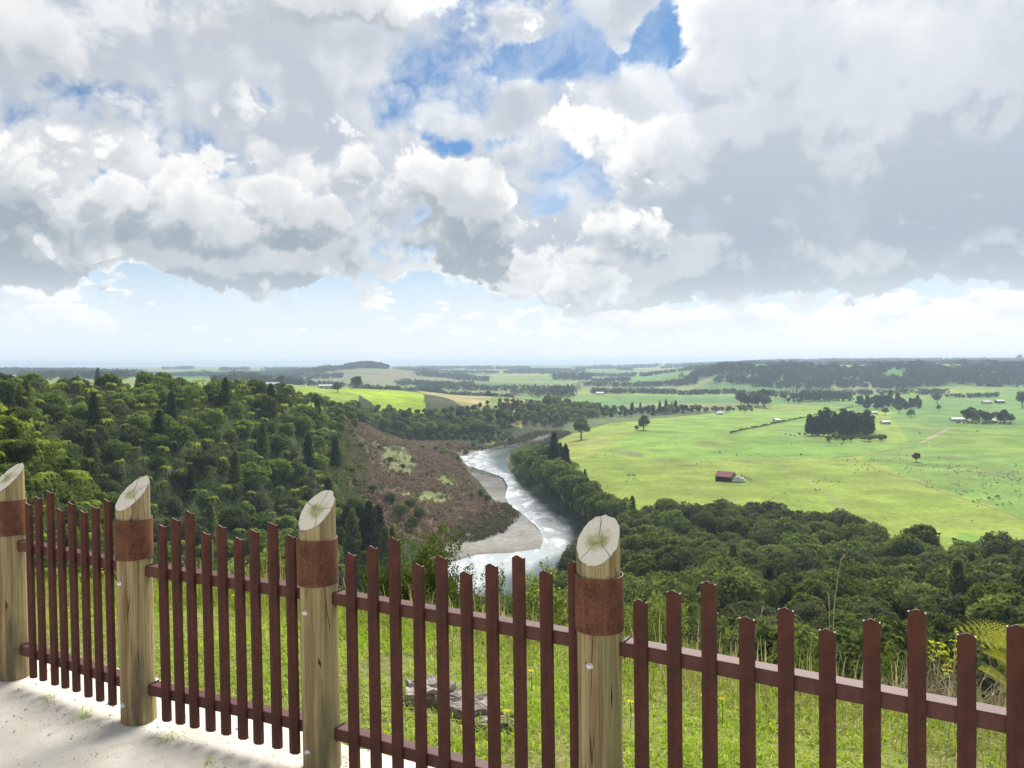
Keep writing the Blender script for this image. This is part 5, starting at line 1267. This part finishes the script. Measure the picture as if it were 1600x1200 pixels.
shrub('broom_bush', 'pale feathery shrub between the first two pickets right of the nearest post', 'shrub', 1022, 5.3, 915, lambda H: spiky_mesh('broom_foliage', 9, H, H*.45, 46, 260, .028, M_broom, .16))
shrub('gorse_bush', 'small fresh green gorse below the fourth picket right of the nearest post', 'shrub', 1245, 4.9, 1010, lambda H: spiky_mesh('gorse_foliage', 10, H, H*.6, 36, 200, .024, M_gorse))
shrub('gorse_bush', 'bluish gorse between the sixth and seventh pickets right of the nearest post', 'shrub', 1345, 4.7, 1012, lambda H: spiky_mesh('gorse_foliage', 11, H, H*.6, 36, 200, .024, M_gorse))
shrub('gorse_bush', 'drooping green gorse beside the pale dead twigs', 'shrub', 1400, 4.7, 985, lambda H: spiky_mesh('gorse_foliage', 12, H, H*.5, 36, 220, .024, M_gorse))
# pale dead twigs at the right
def twigs(name, label, px, D, H, R_, n, seed, r0=.0045):
    q = random.Random(seed); m = MB(); x, y, z = at_edge(px, D)
    for i in range(n):
        a = q.uniform(0, 6.28); p = Vector((q.uniform(-R_, R_)*.8, q.uniform(-R_, R_)*.35, 0)); d = Vector((math.cos(a)*.5, math.sin(a)*.4, 1)); pts = [p]; L = H*q.uniform(.5, 1.05)
        for s in range(4):
            d = (d + Vector((q.gauss(0, .35), q.gauss(0, .3), q.gauss(-.08, .22)))).normalized(); pts.append(pts[-1] + d*L/4)
        m.tube(pts, [r0, r0*.9, r0*.7, r0*.5, r0*.25], 4, False)
        for k in (1, 2, 3):
            dd = (d + Vector((q.gauss(0, .7), q.gauss(0, .6), q.gauss(0, .4)))).normalized(); m.tube([pts[k], pts[k] + dd*L*.16 + Vector((0, 0, .01)), pts[k] + dd*L*.3 + Vector((q.gauss(0, .03), 0, q.gauss(0, .03)))], [r0*.6, r0*.4, r0*.2], 4, False)
    root = empty(name, (x, y, z), 0, label, 'dead shrub'); m.build('twig_tangle', M_twig, root)
    return root
M_twig = plain('bleached_twigs', (.46, .39, .27), .9, .1, .3, 12.)
twigs('dead_shrub', 'tangle of bleached dead twigs behind the last three pickets on the right', 1475, 4.0, .46, .36, 150, 1)
twigs('dead_shrub', 'bleached twigs under the yellow bracken at the far right', 1580, 3.85, .42, .30, 110, 2)
twigs('dead_shrub', 'thin patch of dead twigs left of the big bleached tangle', 1390, 4.15, .36, .26, 60, 3, .003)
# bracken fronds
def frond(m_v, m_t, root, tip, width, up, r, leaf):
    root, tip = np.array(root, float), np.array(tip, float); ax = tip-root; L = np.linalg.norm(ax); side = np.cross(ax/L, up); side /= np.linalg.norm(side)
    for t in np.linspace(.06, .98, 11):
        c = root + ax*t - np.array([0, 0, .22*L*t*t]); w = width*math.sin(min(1., (1-t)*1.15+.05)*math.pi/2)
        for sd in (-1, 1):
            pin = side*sd*.86 + ax/L*.5; n = 7
            for k in range(n):
                u = (k+.5)/n; p = c + pin*w*u - np.array([0, 0, .15*w*u*u]); ll = leaf*(1.15-u)*(.5+w/width*.6); pl_ = np.cross(pin, up); pl_ /= np.linalg.norm(pl_)
                for s2 in (-1, 1):
                    q = p + pl_*s2*ll + pin*ll*.45; b = pin*ll*.32
                    m_v += [p-b*.6, p+b, q+b*.35, q-b*.1]; m_t.append(r.random())
def bracken(label, px, D, py, fr, seed):
    x, y = PD(px, D); z = float(tz(x, y)); r = np.random.default_rng(seed); Vv, T = [], []
    base = np.array([x, y, z]); st = MB()
    for (tx, ty, td, rx, ry, rd, w) in fr:
        def w3(a, b_, d_): q = ray(a, b_); return np.array([q.x/q.y*d_, d_, CAMZ + q.z/q.y*d_]) - base
        a0, a1 = w3(rx, ry, rd), w3(tx, ty, td); frond(Vv, T, a0, a1 + np.array([0, 0, .2*np.linalg.norm(a1-a0)]), w, np.array([.15, -.45, .88]), r, .021)
        st.tube([(r.normal()*.05, r.normal()*.05, 0), tuple(a0*.55 + np.array([0, 0, .05])), tuple(a0), tuple(a0*.5+a1*.5)], [.006, .005, .004, .002], 5)
    root = empty('bracken', tuple(base), 0, label, 'fern')
    link('fronds', mesh_np('bracken_fronds', np.array(Vv), np.arange(len(Vv)).reshape(-1, 4), M_bracken, {'tint': np.repeat(T, 4)}), root); st.build('stem', M_bracken_stem, root)
M_bracken_stem = plain('bracken_stem', (.30, .24, .07), .8, .2)
bracken('yellowing bracken fern spreading behind the last pickets at the right edge', 1590, 4.4, 1040, [(1492, 980, 4.2, 1600, 1000, 4.3, .13), (1527, 975, 4.4, 1625, 1012, 4.45, .14), (1535, 1006, 4.1, 1640, 1018, 4.2, .14), (1538, 1015, 4.3, 1610, 1060, 4.35, .13), (1552, 1012, 4.5, 1600, 1075, 4.4, .12), (1530, 1040, 4.1, 1590, 1085, 4.2, .11), (1610, 985, 4.5, 1680, 1010, 4.4, .14), (1580, 1000, 4.6, 1650, 1030, 4.5, .13), (1518, 992, 4.3, 1600, 1022, 4.35, .11), (1545, 985, 4.5, 1610, 1040, 4.4, .12), (1548, 1050, 4.2, 1600, 1095, 4.2, .09)], 1)
# broad-leaved yellow sprig
def sprig(label, px, D, tops, seed):
    x, y, z = at_edge(px, D); r = np.random.default_rng(seed); st = MB(); V, T = [], []
    for a, b in tops:
        q = ray(a, b); tip = Vector((q.x/q.y*D - x, 0 + r.normal()*.03, CAMZ + q.z/q.y*D - z)); mid = tip*.55 + Vector((r.normal()*.04, r.normal()*.04, .03)); st.tube([(0, 0, -.05), mid, tip], [.006, .004, .002], 5)
        for k in range(13):
            t = .72 + .3*r.random(); p = np.array(mid.lerp(tip, min(t, 1.03))) + r.normal(size=3)*.02; ax = r.normal(size=3); ax[2] = abs(ax[2])*.4 - .1; ax /= np.linalg.norm(ax); nn = np.cross(ax, r.normal(size=3)); nn /= np.linalg.norm(nn); l = .028 + .016*r.random()
            V += [p, p + ax*l*.5 + nn*l*.24, p + ax*l, p + ax*l*.5 - nn*l*.24]; T.append(r.random())
    root = empty('leafy_sprig', (x, y, z), 0, label, 'shrub'); st.build('stem', M_twig, root)
    link('foliage', mesh_np('sprig_leaves', np.array(V), np.arange(len(V)).reshape(-1, 4), M_bracken, {'tint': np.repeat(T, 4)}), root)
sprig('small sprig of yellow-green leaves rising from the bleached twigs', 1480, 4.3, [(1468, 1000), (1490, 1018), (1480, 1035), (1498, 990), (1458, 1003)], 5)
# tall seeding grass stalks
def stalk(label, pts, D, r0=.0022):
    m = MB(); P3 = []
    for a, b in pts: q = ray(a, b); P3.append(Vector((q.x/q.y*D, D, CAMZ + q.z/q.y*D)))
    b0 = P3[0].copy(); b0.z = float(tz(b0.x, b0.y)); root = empty('grass_stalk', b0, 0, label, 'grass stalk')
    m.tube([Vector((0, 0, -.02))] + [p - b0 for p in P3], r0, 5); m.build('stem', M_dstem, root)
    h = MB(); q = random.Random(len(pts)); tip, pre = P3[-1]-b0, P3[-2]-b0
    for k in range(9):
        t = k/8; c = pre.lerp(tip, t); h.tube([c, c + Vector((q.gauss(0, .006), q.gauss(0, .004), .012))], [.0028, .0006], 4)
    h.build('seed_head', M_dstem, root)
M_dstem = plain('dry_stalk', (.46, .40, .24), .8, .2)
stalk('tallest dry grass stalk with nodding head above the pickets', [(1302, 985), (1304, 940), (1310, 895), (1314, 875), (1320, 868)], 3.6)
stalk('shorter bare grass stalk just left of the tallest one', [(1296, 985), (1296, 950), (1294, 928)], 3.65, .0016)
stalk('thin leaning grass stalk between the third and fourth pickets right of the nearest post', [(1176, 1010), (1182, 980), (1190, 958), (1192, 950)], 3.8, .0016)
stalk('thin bare grass stalk behind the panel left of the third post', [(332, 905), (333, 870), (332, 845)], 5.4, .002)
# ---------------------------------------------------------------- weathered stump pieces in the grass
def wood_block(name, label, px, py, size, rz, seed):
    p = P(px, py, .0); r = np.random.default_rng(seed); n = 26; V, Q = [], []
    zs = [(-.03, 1.04), (.02, 1.0), (.5, .95), (.8, .97), (1., .93)]
    w = [1 + .16*math.sin(3*6.283*k/n+seed) + .10*r.normal() for k in range(n)]
    for i, (f, s) in enumerate(zs):
        for k in range(n):
            t = 6.283*k/n; V.append((size[0]*math.cos(t)*w[k]*s, size[1]*math.sin(t)*w[k]*s, size[2]*f + (r.normal()*.006 if i else -.02)))
    for s in (.72, .45, .2):
        for k in range(n):
            t = 6.283*k/n; V.append((size[0]*math.cos(t)*w[k]*s, size[1]*math.sin(t)*w[k]*s, size[2]*(.98 + .22*r.normal()*.4)))
    V.append((0, 0, size[2])); m = len(zs)+2
    for i in range(m):
        for k in range(n): k2 = (k+1) % n; Q.append((i*n+k, i*n+k2, (i+1)*n+k2, (i+1)*n+k))
    T = [(m*n+k, m*n+(k+1) % n, len(V)-1) for k in range(n)]
    me = bpy.data.meshes.new(name); me.from_pydata(V, [], Q+T); me.materials.append(M_stump)
    o = link(name, me, None, (p[0], p[1], float(tz(*p))), (0, 0, rz)); tag(o, label, 'stump'); return o
def stump_mat():
    m, nt, out = new_mat('weathered_stump'); co = obj_co(nt)
    n = noise(nt, vmath(nt, 'MULTIPLY', co, (1., 1., 3.)), 16., 6, .7); f = noise(nt, vmath(nt, 'MULTIPLY', co, (60., 8., 60.)), 1., 5, .65)
    c = mix(nt, n.step(.32, .66), (.15, .115, .09), (.50, .45, .39)); c = mix(nt, f.step(.5, .7, 0., .6), c, (.07, .05, .04))
    principled(nt, out, c, .9, .1, n + f, .8, .02); return m
M_stump = stump_mat()
wood_block('tree_stump', 'low weathered grey stump lying in the grass behind the third panel', 668, 1092, (.13, .11, .070), .3, 3)
wood_block('wood_slab', 'flat weathered slab of wood lying right of the grey stump', 722, 1108, (.21, .10, .05), -.5, 5)
wood_block('wood_slab', 'thin bark-edged slab at the right end of the weathered wood', 775, 1132, (.14, .07, .035), -.2, 8)
# ---------------------------------------------------------------- small weeds in the gravel, yellow flowers
def weed(label, px, py, s, seed, mat=None):
    p = P(px, py, .02); r = np.random.default_rng(seed); n = 46
    o = blades('weed_tuft', label, p[0] + r.normal(size=n)*.03*s, p[1] + r.normal(size=n)*.03*s, (.03+.05*r.random(n))*s, np.full(n, .003), mat or M_grass, seed, 1.1, None)
    o['category'] = 'weed'; return o
weed('small green weed in the gravel at the far left', 74, 1094, 1., 1); weed('low weed cluster in the gravel left of the second post', 130, 1118, 1., 2); weed('sparse dry tuft beside the low weed cluster in the gravel', 110, 1125, .7, 3, M_dry)
weed('grass tuft with thin dark blades in the gravel under the second panel', 263, 1155, 1.15, 4); weed('weed tuft at the bottom edge of the gravel', 335, 1192, 1.1, 5); weed('tiny dry weed in the gravel midway between two posts', 72, 1113, .6, 6, M_dry)
def flower(px, py, i):
    p = hit(px, py); m = MB(); m.tube([(0, 0, -.01), (.004, 0, .07), (0, .004, .13)], .0018, 5)
    root = empty('yellow_flower', p, 0, 'small yellow flower in the grass beyond the fence', 'flower', 'yellow flowers in the grass'); m.build('stem', M_gstem, root)
    V, T = [], []
    for k in range(9):
        a = 6.283*k/9; V += [(0, 0, .13), (math.cos(a-.3)*.012, math.sin(a-.3)*.012, .136), (math.cos(a)*.020, math.sin(a)*.020, .134), (math.cos(a+.3)*.012, math.sin(a+.3)*.012, .136)]; T += [random.random()]*4
    link('petals', mesh_np('petals', V, np.arange(36).reshape(-1, 4), M_yellow, {'tint': T}), root)
M_gstem = plain('green_stem', (.10, .17, .03), .8, .2)
for i, (px, py) in enumerate([(157, 915), (160, 920), (366, 960), (830, 1088), (792, 1156), (985, 1140), (722, 950), (716, 944), (840, 925), (1128, 1135), (375, 1000), (618, 935)]): flower(px, py, i)
# ---------------------------------------------------------------- air
def build_haze():
    m, nt, out = new_mat('haze_air'); v = nt.nodes.new('ShaderNodeVolumePrincipled')
    v.inputs['Color'].default_value = (.68, .85, 1.0, 1); v.inputs['Density'].default_value = HAZE; v.inputs['Anisotropy'].default_value = .2
    nt.links.new(v.outputs[0], out.inputs['Volume'])
    b = MB(); b.box((0, 0, -30), (50000, 50000, 160)); o = b.build('haze', m); o.visible_shadow = True
    tag(o, 'thin blue haze over the plain', kind='stuff')
HAZE = 1.5e-4
build_haze()
